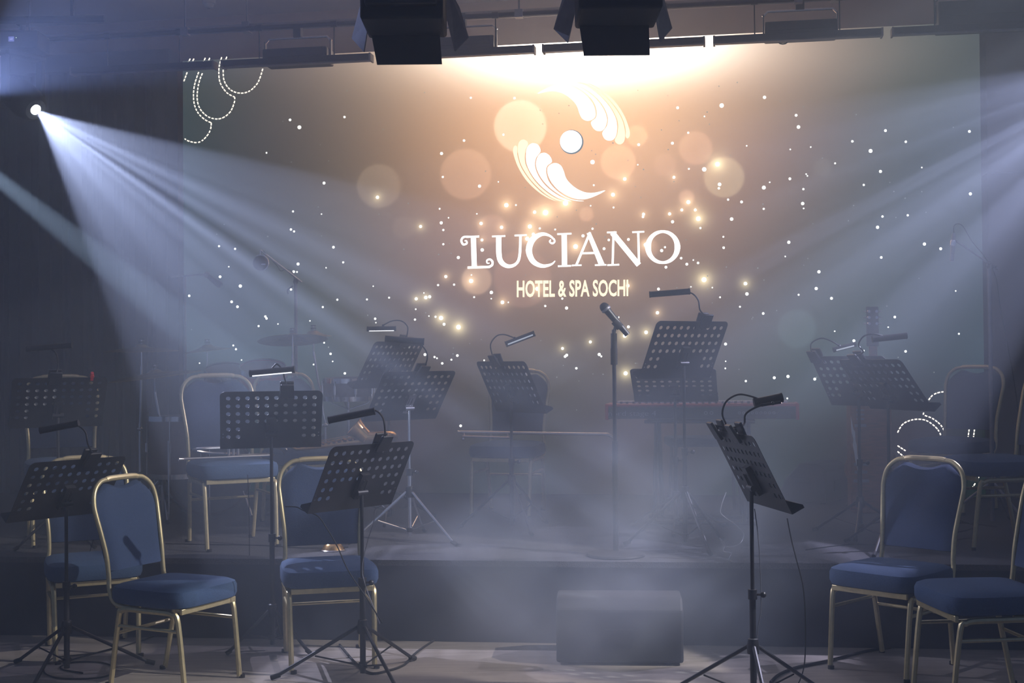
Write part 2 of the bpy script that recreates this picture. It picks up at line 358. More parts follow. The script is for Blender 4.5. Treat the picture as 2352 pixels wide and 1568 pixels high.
def tri_fill(mb, pts, d):
    """triangulated filled outline (concave allowed)"""
    bm = bmesh.new(); vv = [bm.verts.new((x, y, 0)) for x, y in pts]; es = [bm.edges.new((vv[i], vv[(i + 1) % len(vv)])) for i in range(len(vv))]
    bmesh.ops.triangle_fill(bm, edges=es, use_beauty=True); bm.verts.index_update()
    mb.add([spx(v.co.x, v.co.y, d) for v in bm.verts], [tuple(v.index for v in f.verts) for f in bm.faces]); bm.free()
e1, e2 = MB(), MB()
for k, fe in enumerate(feathers):
    for rot in (0, 1):
        pts = [(1720 - x, 858 - y) if rot else (x, y) for x, y in fe]
        tri_fill(e2 if k > 2 else e1, [conv4(p) for p in smooth2(pts)], 0.006)
poly2(e1, [conv4((857 + 70 * math.cos(t * PI / 20), 426 + 71 * math.sin(t * PI / 20))) for t in range(40)], 0.008)
ring = MB(); 
poly2(ring, [conv4((861 + 75 * math.cos(t * PI / 20), 429 + 77 * math.sin(t * PI / 20))) for t in range(40)], 0.006)
emb = e1.build('winged_emblem', W1, scr, org=SO, smooth=False); emb['label'] = 'white winged emblem with round dot'
e2.build('outer_feathers', W2, emb, smooth=False, org=SO)['label'] = 'pale gold outer feathers of the emblem'
ring.build('dot_shadow', W6, emb, smooth=False, org=SO)
lt = MB(); S = lambda pts, ws, **k: stroke(lt, pts, ws, 0.006, cv=conv4, **k)
S([(240, 1028), (246, 1220)], 33); S([(196, 1029), (277, 1026)], 13); S([(215, 1027), (178, 1030), (164, 1052), (176, 1076), (198, 1070), (196, 1054), (184, 1054)], [12, 14, 12, 7]); S([(203, 1223), (345, 1218)], 15)
S([(335, 1219), (358, 1207), (360, 1184), (344, 1170), (326, 1178), (328, 1194), (342, 1194)], [15, 14, 11, 6])
S([(358, 1026), (442, 1023)], 11); S([(400, 1026), (402, 1140), (418, 1190), (460, 1214), (508, 1200), (532, 1150), (538, 1021)], [34, 34, 32, 24, 18, 17, 16]); S([(500, 1020), (578, 1017)], 11)
S([(752, 1048), (720, 1020), (670, 1012), (615, 1045), (591, 1112), (615, 1180), (672, 1212), (730, 1203), (757, 1180)], [10, 14, 24, 38, 40, 34, 24, 14, 5]); S([(748, 1038), (754, 1058), (738, 1070), (722, 1058), (730, 1046)], [10, 12, 8])
S([(814, 1012), (816, 1212)], 34); S([(770, 1011), (860, 1008)], 11); S([(774, 1214), (858, 1211)], 11)
S([(978, 1000), (890, 1208)], 15); S([(968, 1002), (1052, 1206)], [26, 36]); S([(925, 1132), (1015, 1130)], 13); S([(862, 1209), (924, 1207)], 10); S([(1008, 1207), (1080, 1205)], 10)
S([(1126, 1002), (1120, 1204)], 14); S([(1118, 1002), (1286, 1206)], 34); S([(1282, 998), (1287, 1200)], 14); S([(1084, 1001), (1145, 999)], 11); S([(1086, 1207), (1162, 1204)], 11); S([(1244, 999), (1320, 996)], 11)
oo = [(1437 + 93 * math.cos(t), 1093 + 98 * math.sin(t)) for t in [2 * PI * i / 24 for i in range(25)]]
S(oo, [38, 26, 17, 26, 38, 26, 17, 26, 38], n=2)
o = lt.build('lettering', W1, scr, org=SO, smooth=False); o['label'] = 'white serif lettering LUCIANO'
# HOTEL & SPA SOCHI
tv, tf = text_mesh('HOTEL & SPA SOCHI', 1.0, offset=0.024, sx=1.0)
x0 = min(v[0] for v in tv); x1 = max(v[0] for v in tv); y0 = 0.0; y1 = max(v[1] for v in tv)
ht = MB(); ht.add([spx(1187 + 256 * (v[0] - x0) / (x1 - x0), (681 - 0.0095 * 256 * (v[0] - x0) / (x1 - x0)) - 37 * v[1] / y1, 0.006) for v in tv], tf)
o = ht.build('lettering', W2, scr, org=SO, smooth=False); o['label'] = 'gold condensed lettering HOTEL & SPA SOCHI'
# stars
stars = []
for x, y, r_ in [(181, 757, 15), (488, 699, 12), (601, 727, 5), (715, 828, 10), (732, 912, 13), (56, 836, 6), (360, 1047, 6), (673, 1073, 6), (820, 1056, 6), (1119, 1015, 9), (1357, 938, 10), (1503, 1018, 9), (1250, 1084, 14), (1960, 944, 10),
                (904, 1136, 5), (995, 1173, 7), (1321, 1231, 11), (1618, 1203, 6), (1201, 1328, 8), (1417, 1375, 5), (1618, 1376, 5), (1967, 1392, 11), (670, 1284, 10), (525, 1309, 6), (787, 1250, 6), (796, 1263, 6), (767, 1358, 8),
                (483, 1347, 14), (165, 1324, 13), (160, 1352, 9), (55, 1216, 14), (762, 1462, 12), (769, 1497, 6), (482, 1500, 8), (323, 1450, 10), (226, 1434, 7), (1128, 1476, 5), (1335, 1555, 8), (1517, 1546, 8), (1648, 1525, 4)]:
    stars.append((1600 + x / 3.128, y / 3.128, r_ / 3.128))
for x, y, r_ in [(1956, 808, 9), (2019, 858, 13), (1797, 1030, 6), (2185, 1234, 10), (1976, 1425, 7), (1962, 1547, 8), (1983, 1560, 7), (2168, 1443, 5), (2147, 1395, 4), (2323, 789, 8), (1512, 1513, 4), (2216, 1084, 4), (1908, 818, 4), (2160, 976, 3)]:
    stars.append((x / 2.936, y / 2.936, r_ / 2.936))
for x, y, r_ in [(1461, 73, 7), (1568, 91, 7), (1988, 192, 10), (1526, 210, 5), (1468, 277, 9), (1603, 339, 11), (1262, 404, 8), (1545, 444, 9), (1584, 477, 9), (1941, 362, 8), (2224, 80, 9), (2250, 430, 7), (2153, 479, 7), (1770, 542, 8), (1778, 555, 8), (1725, 606, 7),
                (1854, 592, 5), (2067, 571, 5), (1556, 735, 6), (1574, 760, 7), (1611, 832, 5), (1331, 853, 5), (1467, 898, 4), (2162, 717, 6), (2205, 791, 8), (2219, 841, 5), (2092, 862, 6), (2300, 921, 8), (2290, 1082, 5), (1959, 243, 9), (1981, 245, 6), (2175, 217, 5), (2289, 181, 7)]:
    stars.append((x / 2.904, 540 + y / 2.904, r_ / 2.904))
for x, y, r_ in [(560, 61, 6), (266, 172, 8), (509, 169, 8), (690, 155, 8), (148, 232, 8), (576, 327, 10), (582, 359, 6), (908, 249, 7), (902, 334, 9), (1016, 305, 6), (1070, 311, 9), (1140, 372, 12), (43, 344, 6), (211, 614, 8), (228, 676, 6), (328, 774, 10), (73, 703, 5),
                (984, 620, 12), (1062, 640, 9), (1082, 650, 7), (1200, 662, 8), (1249, 628, 11), (1125, 692, 10), (1216, 567, 5), (1468, 667, 7), (1276, 1203, 11), (1969, 1152, 8), (316, 972, 5), (1385, 151, 7), (1527, 112, 14), (1526, 163, 5), (1932, 506, 5), (1022, 147, 13), (975, 116, 6), (553, 588, 9)]:
    stars.append((700 + x / 3.563, 640 + y / 3.563, r_ / 3.563))
for x, y, r_ in [(1113, 84, 10), (1379, 66, 6), (1827, 40, 13), (1837, 124, 14), (1553, 72, 4), (2260, 131, 8), (1617, 152, 7), (1970, 283, 10), (1886, 316, 5), (1878, 328, 5), (362, 240, 11), (188, 223, 8), (867, 393, 12), (787, 315, 7), (150, 506, 5), (362, 625, 12), (349, 636, 11), (628, 619, 13), (645, 635, 8),
                (441, 732, 10), (334, 709, 4), (577, 778, 5), (462, 836, 4), (924, 691, 4), (1662, 534, 12), (1663, 675, 6), (1660, 733, 7), (2061, 810, 12), (2173, 799, 13), (1828, 837, 9), (443, 1073, 5), (1780, 229, 8), (2167, 978, 7), (1734, 1004, 8), (1977, 12, 4), (91, 162, 4), (326, 162, 9)]:
    stars.append((1200 + x / 3.563, 640 + y / 3.563, r_ / 3.563))
for x, y, r_ in [(749, 46, 7), (905, 38, 6), (832, 52, 4), (718, 113, 10), (167, 206, 10), (1009, 217, 10), (1110, 246, 9), (145, 294, 5), (285, 307, 4), (741, 300, 8), (354, 389, 10), (260, 348, 3), (337, 493, 10), (228, 532, 6), (432, 554, 9), (8, 648, 8), (13, 440, 4), (825, 670, 8), (784, 733, 5), (452, 758, 5), (571, 817, 9),
                (632, 879, 6), (578, 895, 5), (892, 883, 8), (846, 920, 4), (1203, 508, 5), (1223, 774, 6), (1069, 1013, 4), (158, 1176, 5), (162, 1039, 9), (77, 1047, 9), (328, 1055, 9), (975, 430, 3)]:
    stars.append((1750 + x / 2.703, 480 + y / 2.703, r_ / 2.703))
for x, y, r_ in [(224, 150, 7), (500, 152, 8), (181, 420, 8), (430, 383, 7), (39, 502, 10), (47, 650, 7), (279, 708, 10), (398, 681, 5), (1531, 213, 9), (1809, 199, 14), (1701, 268, 5), (1598, 371, 7), (1498, 437, 9), (1285, 446, 9), (993, 556, 14), (1279, 573, 5), (1602, 599, 6), (1699, 602, 14), (1001, 702, 6), (27, 851, 6), (83, 908, 5), (37, 940, 10),
                (50, 985, 7), (50, 1075, 7), (145, 1159, 10), (296, 1111, 11), (1126, 843, 6), (981, 832, 5), (1312, 902, 8), (1499, 933, 10), (1675, 973, 7), (1872, 916, 11), (1850, 793, 7), (1820, 1028, 6), (1822, 1097, 8), (1553, 1163, 8), (1589, 1201, 9), (1660, 1193, 8), (1630, 1175, 5), (1457, 1220, 9), (1220, 1045, 9), (933, 1022, 10), (1066, 1103, 9),
                (993, 977, 7), (757, 982, 6), (660, 975, 7), (509, 828, 6), (262, 883, 5), (1410, 1358, 9), (1750, 1349, 5), (1615, 1344, 5), (1799, 1410, 6), (66, 1278, 8), (118, 1330, 7), (17, 1333, 7), (354, 1380, 10), (228, 1269, 5), (353, 1419, 5), (461, 1442, 5), (245, 1409, 6), (694, 1465, 7), (829, 1478, 10), (1430, 1115, 10), (1451, 1094, 7), (1096, 1048, 8)]:
    stars.append((1000 + x / 2.7514, 170 + y / 2.7514, r_ / 2.7514))
sm1, sm2 = MB(), MB()
stars += [(x, y, 2.0 + 2.2 * s) for x, y, s in glows]
for i, (x, y, r_) in enumerate(stars):
    mb = sm1 if r_ > 1.6 else sm2; r_ = max(1.3, r_ * 1.02)
    n = 10 if r_ > 2 else 6
    mb.add([spx(x + r_ * math.cos(2 * PI * k / n), y + r_ * math.sin(2 * PI * k / n), 0.005) for k in range(n)], [tuple(range(n))])
for i in range(90):
    x = random.gauss(1330, 480); y = random.uniform(170, 880)
    if 430 < x < 2235:
        r_ = random.uniform(1.2, 1.8)
        sm2.add([spx(x + r_ * math.cos(2 * PI * k / 6), y + r_ * math.sin(2 * PI * k / 6), 0.005) for k in range(6)], [tuple(range(6))])
st = sm1.build('star_points', W4, scr, org=SO, smooth=False); st['label'] = 'scattered small white star points'; st['kind'] = 'stuff'
st = sm2.build('faint_star_points', W5, scr, org=SO, smooth=False); st['label'] = 'scattered faint grey star points'; st['kind'] = 'stuff'
# thin dashed outlines drawn on the screen's corners
DASHM = glow_mat('led_dash', (1, 0.97, 0.9), 1.9)
def dashed(pts, cv, w_=2.9):
    dash = MB()
    q = catmull([V((*cv(p), 0)) for p in pts], 8) if len(pts) > 2 else [V((*cv(pts[0]), 0)), V((*cv(pts[1]), 0))]
    pos = 0.0; seg = []
    fine = []
    for a, b in zip(q, q[1:]):
        L = (b - a).length; k = max(1, int(L / 1.0))
        fine += [a.lerp(b, j / k) for j in range(k)]
    fine.append(q[-1]); run = [fine[0]]; acc = 0
    for a, b in zip(fine, fine[1:]):
        acc += (b - a).length; run.append(b)
        if acc > 8:
            stroke(dash, [(p.x, p.y) for p in run[:-2]], w_, 0.006, sm=False) if len(run) > 2 else None
            run = [b]; acc = 0
    if len(run) > 2: stroke(dash, [(p.x, p.y) for p in run], w_, 0.006, sm=False)
    dash.build('dashed_outline', DASHM, scr, org=SO, smooth=False)['label'] = 'thin white dashed curve'
c1 = lambda p: (p[0] / 2.936, p[1] / 2.936); c8 = lambda p: (1750 + p[0] / 2.703, 480 + p[1] / 2.703); c9 = lambda p: (1800 + p[0] / 2.538, 950 + p[1] / 2.538)
dashed([(1495, 385), (1478, 450), (1477, 520), (1490, 570), (1530, 625), (1583, 655)], c1)
dashed([(1583, 655), (1580, 690), (1555, 750), (1510, 790), (1460, 802), (1400, 785), (1350, 735), (1330, 670), (1335, 590), (1350, 530), (1370, 483)], c1)
dashed([(1340, 485), (1315, 560), (1305, 630), (1310, 700), (1335, 760), (1380, 805), (1425, 828)], c1)
dashed([(1425, 828), (1420, 870), (1400, 910), (1360, 950), (1320, 961), (1270, 950), (1245, 935)], c1)
dashed([(1505, 470), (1508, 530), (1530, 580), (1570, 615), (1625, 628), (1680, 615), (1730, 570), (1755, 520), (1772, 463)], c1)
for a, b in (((1283, 395), (1265, 430)), ((1308, 395), (1290, 430)), ((1385, 390), (1368, 425)), ((1415, 390), (1398, 425)), ((1530, 382), (1515, 420)), ((1262, 487), (1240, 548))): dashed([a, b], c1)
dashed([(1035, 1185), (1060, 1155), (1100, 1138), (1155, 1134), (1200, 1150)], c8); dashed([(1005, 1263), (1007, 1278), (1060, 1300), (1110, 1340), (1137, 1388)], c8)
dashed([(842, 1387), (870, 1340), (910, 1315), (965, 1304), (1020, 1312), (1070, 1345), (1100, 1380), (1113, 1412)], c8)
for a, b in (((842, 1468), (892, 1500)), ((842, 1504), (882, 1537)), ((1287, 1365), (1279, 1422)), ((1320, 1365), (1313, 1422))): dashed([a, b], c8)
for a, b in (((1107, 365), (1092, 390)), ((1142, 360), (1127, 390)), ((1117, 405), (1102, 428))): dashed([a, b], c9)
# ------------------------------------------------------------------ banquet chairs
def make_chair(name, label):
    t = thing(name, label, 'chair')
    # seat cushion: stacked rounded outlines, crowned on top
    def outline(k, wy, wx, z, n=40):
        pts = []
        for i in range(n):
            a = 2 * PI * i / n; ex = 0.36 if math.sin(a) < 0 else 0.26
            x = math.copysign(abs(math.cos(a)) ** ex, math.cos(a)) * wx; y = math.copysign(abs(math.sin(a)) ** ex, math.sin(a)) * wy
            pts.append((x * (1.0 - 0.06 * max(0, y / wy)), y, z))
        return pts
    mb = MB(); rings = [(0.205, 0.205, .385), (0.222, 0.222, .392), (0.229, 0.229, .41), (0.229, 0.229, .445), (0.222, 0.222, .463), (0.2, 0.2, .474), (0.15, 0.15, .482), (0.07, 0.07, .486)]
    for wx, wy, z in rings: mb.v += [(x, y - 0.005, z) for x, y, z in outline(0, wy, wx, z)]
    n = 40
    for i in range(len(rings) - 1):
        for k in range(n): mb.f.append((i * n + k, i * n + (k + 1) % n, (i + 1) * n + (k + 1) % n, (i + 1) * n + k))
    mb.f.append(tuple(range(n))[::-1]); mb.f.append(tuple(range((len(rings) - 1) * n, len(rings) * n)))
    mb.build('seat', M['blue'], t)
    # back pad
    def hoop_half(z):   # half width of the hoop at height z
        return 0.182 + 0.029 * min(1, max(0, (z - .47) / .33)) if z < .80 else 0.211 - 0.105 * ((z - .80) / .135) ** 2.4
    def back_y(z): return 0.215 + 0.105 * max(0, (z - .45)) / .48
    mb = MB(); rows = []; zs = [.525, .53, .56, .62, .68, .74, .80, .84, .87, .895, .915, .928]
    for j, z in enumerate(zs):
        hw = hoop_half(z) - 0.003; row = []
        if j == 0: hw -= 0.012
        for i in range(13):
            s = -1 + 2 * i / 12; zz = z
            if z > .86: zz = z - 0.020 * (z - .86) / .068 * max(0, 1 - (s * hw / 0.085) ** 2)
            edge = min(1, (1 - abs(s)) * 5) * (1 if 0 < j < len(zs) - 1 else 0.0)
            row.append((s * hw, back_y(zz) , zz, 0.022 * math.sqrt(max(0, edge)) + 0.004))
        rows.append(row)
    for side in (-1, 1):
        for row in rows: mb.v += [(x, y + 0.01 + side * th - 0.02 * (1 - (x / 0.22) ** 2) * -1 * 0.6, z) for x, y, z, th in row]
    R_ = len(rows); nn = 13
    for s in (0, 1):
        for j in range(R_ - 1):
            for i in range(nn - 1): a = s * R_ * nn + j * nn + i; mb.f.append((a, a + 1, a + nn + 1, a + nn))
    rim = [i for i in range(nn)] + [j * nn + nn - 1 for j in range(1, R_)] + [(R_ - 1) * nn + i for i in range(nn - 2, -1, -1)] + [j * nn for j in range(R_ - 2, 0, -1)]
    for k in range(len(rim)): a, b = rim[k], rim[(k + 1) % len(rim)]; mb.f.append((a, b, b + R_ * nn, a + R_ * nn))
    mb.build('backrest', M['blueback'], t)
    half = [(.196, .04, .372), (.196, .14, .374), (.194, .20, .395), (.190, .228, .45), (.186, .235, .50), (.189, .246, .60), (.199, .268, .70), (.208, .288, .78), (.211, .300, .83), (.198, .312, .89), (.16, .322, .932), (.10, .327, .948)]
    pts = [(-x, y, z) for x, y, z in half] + [(x, y, z) for x, y, z in half[::-1]]
    MB().tube(pts, 0.0115, 10, 4).build('back_frame', M['gold'], t)
    MB().tube([(-.105, .327, .948), (-.07, .327, .953), (.07, .327, .953), (.105, .327, .948)], [0.013, 0.013], 8, 3).build('top_handle', M['goldhandle'], t)
    for sx in (-1, 1):
        MB().tube([(sx * .199, 0.02, .366), (sx * .2, -.12, .366), (sx * .2, -.165, .357), (sx * .199, -.19, .325), (sx * .194, -.225, 0.008)], [.0135, .0125], 8, 4).build('leg', M['gold'], t)
        MB().tube([(sx * .199, -0.02, .366), (sx * .2, .11, .366), (sx * .199, .145, .355), (sx * .196, .165, .325), (sx * .186, .225, 0.008)], [.0135, .0125], 8, 4).build('leg', M['gold'], t)
        MB().tube([(sx * .197, -.19, .285), (sx * .195, .17, .285)], .0085, 8).build('stretcher', M['gold'], t)
    MB().box((0, -.2, .374), (.385, .016, .026)).build('front_rail', M['gold'], t, bevel=0.003)
    MB().box((0, .19, .374), (.37, .016, .024)).build('rear_rail', M['gold'], t, bevel=0.003)
    MB().tube([(-.19, .19, .245), (.19, .19, .245)], .008, 8).build('stretcher', M['gold'], t)
    for ch in [c for c in t.children if c.name.startswith('leg')]:
        tip = V(ch.data.vertices[-1].co); x, y = tip.x, tip.y
        MB().cyl((x, y, 0.0), (x, y, 0.016), 0.0145, 10).build('foot_cap', M['rubber'], ch)
    return t
GRP = 'gold framed banquet chairs of the band'
chairs = [
    (-1.545, 5.96, 63, 0, 'blue banquet chair with gold frame at front left, facing right, lit by the beam'),
    (-2.13, 6.61, 24, 0, 'blue banquet chair half hidden behind the front left music stand, on the floor'),
    (-2.60, 7.60, 24, STG, 'leftmost blue banquet chair on the stage, behind the paper-holding stand'),
    (-1.595, 7.40, 27, STG, 'blue banquet chair on the stage edge carrying the silver trumpet'),
    (-1.335, 8.35, 34, STG, 'blue banquet chair on the stage carrying the saxophone, rounded back behind trumpet chair'),
    (-0.905, 6.36, 14, 0, 'blue banquet chair on the floor behind the low front music stand, seat lit bright'),
    (-0.03, 8.75, -15, STG, 'hazy blue banquet chair at stage centre under the trombone'),
    (2.94, 8.75, -48, STG, 'blue banquet chair before the right edge of the screen, tall rounded back'),
    (2.63, 7.15, -82, STG, 'blue banquet chair on the stage at the right picture edge, back cut off'),
    (1.765, 6.12, -46, 0, 'blue banquet chair on the floor at right, rounded back with scooped top, facing left'),
    (1.985, 5.56, -84, 0, 'nearest blue banquet chair at front right, thick seat, legs cut by the picture'),
]
proto = make_chair('banquet_chair', chairs[0][4])
for i, (x, y, a, z, lab) in enumerate(chairs):
    c = proto if i == 0 else copy_tree(proto)
    c.location = (x, y, z); c.rotation_euler = (0, 0, math.radians(a)); c['label'] = lab; c['group'] = GRP
proto.scale = (.95, .97, .965)

# ------------------------------------------------------------------ music stands
PITCH_H = 0.047
def plate_mesh():
    """perforated desk: 10 x 4 holes and two pairs of columns below; local x right, z up, y away from the viewer"""
    c = bpy.data.curves.new('p', 'CURVE'); c.dimensions = '2D'; c.fill_mode = 'BOTH'; c.extrude = 0.0009
    def poly(pts):
        s = c.splines.new('POLY'); s.points.add(len(pts) - 1); s.use_cyclic_u = True
        for p, q in zip(s.points, pts): p.co = (q[0], q[1], 0, 1)
    W, T, B, r = 0.252, 0.1575, -0.192, 0.028
    o = [(-W, B), (W, B)] + [(W - r + r * math.cos(a), T - r + r * math.sin(a)) for a in [PI / 2 * k / 6 for k in range(7)]] + [(-W + r - r * math.sin(a), T - r + r * math.cos(a)) for a in [PI / 2 * k / 6 for k in range(7)]]
    poly(o)
    for rr in range(6):
        for cc in range(10):
            if rr > 3 and 1 < cc < 8: continue
            cx, cy = (cc - 4.5) * PITCH_H, (2.5 - rr) * PITCH_H
            poly([(cx + 0.0112 * math.cos(2 * PI * k / 14), cy + 0.0112 * math.sin(2 * PI * k / 14)) for k in range(14)])
    for sx in (-1, 1):
        for q in (0, 1): 
            cx, cy = sx * 0.238, -0.10 - 0.02 * q
            poly([(cx + 0.003 * math.cos(2 * PI * k / 6), cy + 0.003 * math.sin(2 * PI * k / 6)) for k in range(6)])
    ob = bpy.data.objects.new('p', c); COL.objects.link(ob); me = bpy.data.meshes.new_from_object(ob); bpy.data.objects.remove(ob)
    vs = [(v.co.x, -v.co.z, v.co.y) for v in me.vertices]; fs = [tuple(p.vertices) for p in me.polygons]; bpy.data.meshes.remove(me)
    return vs, fs
PV, PF = plate_mesh()
def music_stand(P, yaw, tilt, ground, label, legrot=0.0, metal='black', hub=0.20, legr=0.33, paper=None, group='perforated music stands of the band'):
    P = V(P); a = V((math.cos(yaw), math.sin(yaw), 0)); nrm = V((math.sin(yaw), -math.cos(yaw), 0))
    up = V((0, 0, 1)) * math.cos(tilt) + nrm * math.sin(tilt); yy = up.cross(a)
    R3 = Matrix((a, yy, up)).transposed()
    base = V((P.x, P.y, ground)) + nrm * 0.0
    t = thing('music_stand', label, 'music stand', tuple(base), 0, group)
    L = lambda x, y, z: P + R3 @ V((x, y, z))
    mb = MB(); mb.v = [tuple(L(*v)) for v in PV]; mb.f = list(PF)
    desk = mb.build('desk', M['black'], t, org=base, smooth=False)
    # ledge with folded ends
    q = MB(); q.box(L(0, 0.028, -0.192), (0.504, 0.056, 0.0018), R3); q.box(L(0, 0.056, -0.186), (0.504, 0.0018, 0.014), R3)
    for sx in (-1, 1): q.prism([L(sx * .252, 0.0, -.192), L(sx * .252, .056, -.192), L(sx * .252, .056, -.178), L(sx * .252, 0.0, -.13)], tuple((R3 @ V((sx * .0018, 0, 0)))))
    q.build('ledge', M['black'], desk, org=base, smooth=False)
    # bracket behind the desk and the pole
    hinge = L(0, -0.03, -0.085)
    br = MB().box(L(0, -0.012, -0.06), (0.05, 0.022, 0.13), R3).cyl(L(-.03, -.03, -.085), L(.03, -.03, -.085), 0.014, 12)
    for sx in (-1, 1): br.cyl(L(sx * .01, -.03, -.02), L(sx * .01, -.03, -.12), 0.003, 6)
    br.build('bracket', M[metal if metal == 'chrome' else 'black'], t, org=base)
    px_, py_ = hinge.x, hinge.y; dx, dy = px_, py_
    zt = hinge.z; zm = ground + (zt - ground) * 0.52
    mm = M[metal]
    MB().cyl((dx, dy, zm - .05), (dx, dy, zt), 0.0085, 12).build('inner_pole', mm, t, org=base)
    MB().cyl((dx, dy, ground + 0.03), (dx, dy, zm), 0.0135, 12).build('pole', mm, t, org=base)
    k = MB().cyl((dx, dy, zm - .02), (dx, dy, zm + .02), 0.019, 12).build('collar', M['black'], t, org=base)
    MB().cyl((dx, dy, zm), (dx + .035, dy - .012, zm), 0.005, 8).sphere((dx + .042, dy - .014, zm), 0.013, 10).build('knob', M['black'], k, org=base)
    zh = ground + hub
    MB().lathe([(0.0136, -0.03), (0.024, -0.03), (0.026, 0.0), (0.021, 0.03), (0.0136, 0.034)], 14, (dx, dy, zh)).build('leg_collar', M['black'], t, org=base)
    MB().lathe([(0.0136, -0.012), (0.020, -0.012), (0.020, 0.012), (0.0136, 0.012)], 14, (dx, dy, ground + .065)).build('brace_collar', M['black'], t, org=base)
    for i in range(3):
        an = legrot + i * 2 * PI / 3; cx, cy = math.cos(an), math.sin(an)
        lg = MB().cyl((dx + cx * .02, dy + cy * .02, zh), (dx + cx * legr * .94, dy + cy * legr * .94, ground + 0.018), 0.0085, 8).build('leg', mm, t, org=base)
        MB().cyl((dx + cx * legr * .9, dy + cy * legr * .9, ground + 0.024), (dx + cx * legr, dy + cy * legr, ground + 0.011), 0.0115, 8).build('rubber_foot', M['rubber'], lg, org=base)
        MB().tube([(dx + cx * .018, dy + cy * .018, ground + .065), (dx + cx * legr * .52, dy + cy * legr * .52, ground + .008 + hub * .42)], 0.004, 6).build('brace', mm, t, org=base)
    if paper:
        for (u0, u1, v0, v1, lab) in paper:
            sm = MB().box(L((u0 + u1) / 2, 0.006, (v0 + v1) / 2), (u1 - u0, 0.003, v1 - v0), R3).build('sheet_music', M['paper'], None, org=tuple(L((u0 + u1) / 2, 0.006, v0)), smooth=False)
            tag(sm, lab, 'sheet music')
    return L, base
GR = math.radians
def px_line(pts, Y): return [at(x, y, Y) for x, y in pts]
def clip_lamp(L, u, Y, goose, head, label, lit=None, dz=0.05, r=0.0155, w_clip=0.075, clip_px=None, dY=(0, 0)):
    """clip on the desk's top edge at u, gooseneck through photo pixels at depth Y, cylindrical head between two pixels"""
    c = L(u, -0.004, 0.1575)
    t = thing('clip_lamp', label, 'lamp', tuple(c), 0, 'gooseneck clip lamps on the music stands')
    p = [L(u - w_clip / 2, -.022, .125), L(u + w_clip / 2, -.022, .125), L(u + w_clip * .42, -.03, .21), L(u - w_clip * .42, -.03, .21)]
    yv = (L(0, 1, 0) - L(0, 0, 0))
    q = MB().prism(p, tuple(yv * 0.014)).prism([L(u - w_clip / 2, .006, .10), L(u + w_clip / 2, .006, .10), L(u + w_clip * .45, .014, .20), L(u - w_clip * .45, .014, .20)], tuple(yv * 0.012))
    q.cyl(L(u - .02, -.01, .178), L(u + .02, -.01, .178), 0.011, 10)
    q.build('clip', M['black'], t, org=c, bevel=0.003)
    start = L(u, -.01, .19); g = px_line(goose, Y)
    h0, h1 = at(*head[0], Y + dY[0]), at(*head[1], Y + dY[1]); 
    MB().tube([start] + g, 0.0042, 8, 6).build('gooseneck', M['black'], t, org=c)
    hd = MB().cyl(h0, h1, r, 14)
    ax = (h1 - h0).normalized()
    hd.cyl(h0 - ax * .006, h0, r * 1.08, 14); hd.cyl(h1, h1 + ax * .006, r * 1.08, 14)
    hm = (h0 + h1) / 2; hd.sphere(g[-1], 0.009, 8)
    ho = hd.build('lamp_head', M['black'], t, org=c)
    dn = V((0, 0, -1)); dn = (dn - ax * dn.dot(ax)).normalized(); sd = ax.cross(dn)
    if lit:
        side = lit[1] if len(lit) > 1 else 0.5
        cc_ = dn * math.cos(side) + (V((0, -1, 0)) - ax * V((0, -1, 0)).dot(ax)).normalized() * math.sin(side)
        cc_.normalize(); s2 = ax.cross(cc_)
        o0, o1 = h0 + ax * .008 + cc_ * r * .98, h1 - ax * .008 + cc_ * r * .98
        MB().prism([o0 - s2 * .004, o1 - s2 * .004, o1 + s2 * .004, o0 + s2 * .004], tuple(cc_ * .0015)).build('led_strip', M[lit[0]], ho, org=c, smooth=False)
    return t
L, _ = music_stand((-2.071, 6.10, 0.880), GR(51.5), GR(36), 0, 'black music stand at front left, its perforated desk low and skewed', GR(-95), hub=.22, legr=.40)
clip_lamp(L, 0.05, 5.95, [(202, 1020), (196, 992), (176, 976), (150, 976)], [(95, 988), (178, 972)], 'unlit black clip lamp on the front left music stand')
L, _ = music_stand((-2.539, 7.309, 1.245), GR(26.6), GR(36.3), STG, 'leftmost black music stand on the stage with a red peg on top', GR(100), paper=[(-.20, .0, -.19, .10, 'white sheet music on the leftmost stage stand')], legr=.25)
L2 = L
clip_lamp(L, -.03, 7.2, [(133, 845), (132, 822), (126, 808), (114, 800)], [(64, 801), (163, 793)], 'dim clip lamp on the leftmost stage music stand')
pg = MB().box(L(.165, 0, .165), (.016, .02, .05), Matrix((L(1, 0, 0) - L(0, 0, 0), L(0, 1, 0) - L(0, 0, 0), L(0, 0, 1) - L(0, 0, 0))).transposed()).cyl(L(.165, -.012, .17), L(.165, .012, .17), .012, 10)
tag(pg.build('clothes_peg', M['redplastic'], org=tuple(L(.165, 0, .16)), bevel=.002), 'small red peg clipped on top of the leftmost stage stand', 'peg')
L, _ = music_stand((-1.213, 6.57, 1.172), GR(12), GR(33), 0, 'black music stand facing the camera in front of the trumpet chair', GR(210), legr=.24, paper=[(.005, .215, -.19, .085, 'sheet music on the stand before the trumpet chair')])
clip_lamp(L, .075, 6.47, [(654, 870), (648, 848), (636, 836), (628, 842), (620, 851)], [(576, 857), (674, 848)], 'clip lamp with lit strip on the stand before the trumpet chair', lit=('ledwhite', .6), r=.017)
L, _ = music_stand((-0.681, 5.96, 0.938), GR(48), GR(29.1), 0, 'nearest black music stand left of centre, tripod feet on the wooden floor', GR(-60), hub=.24, legr=.42)
clip_lamp(L, .04, 5.84, [(884, 985), (880, 960), (866, 944), (845, 942), (822, 950)], [(757, 964), (858, 944)], 'unlit clip lamp on the nearest left-of-centre stand', r=.0165)
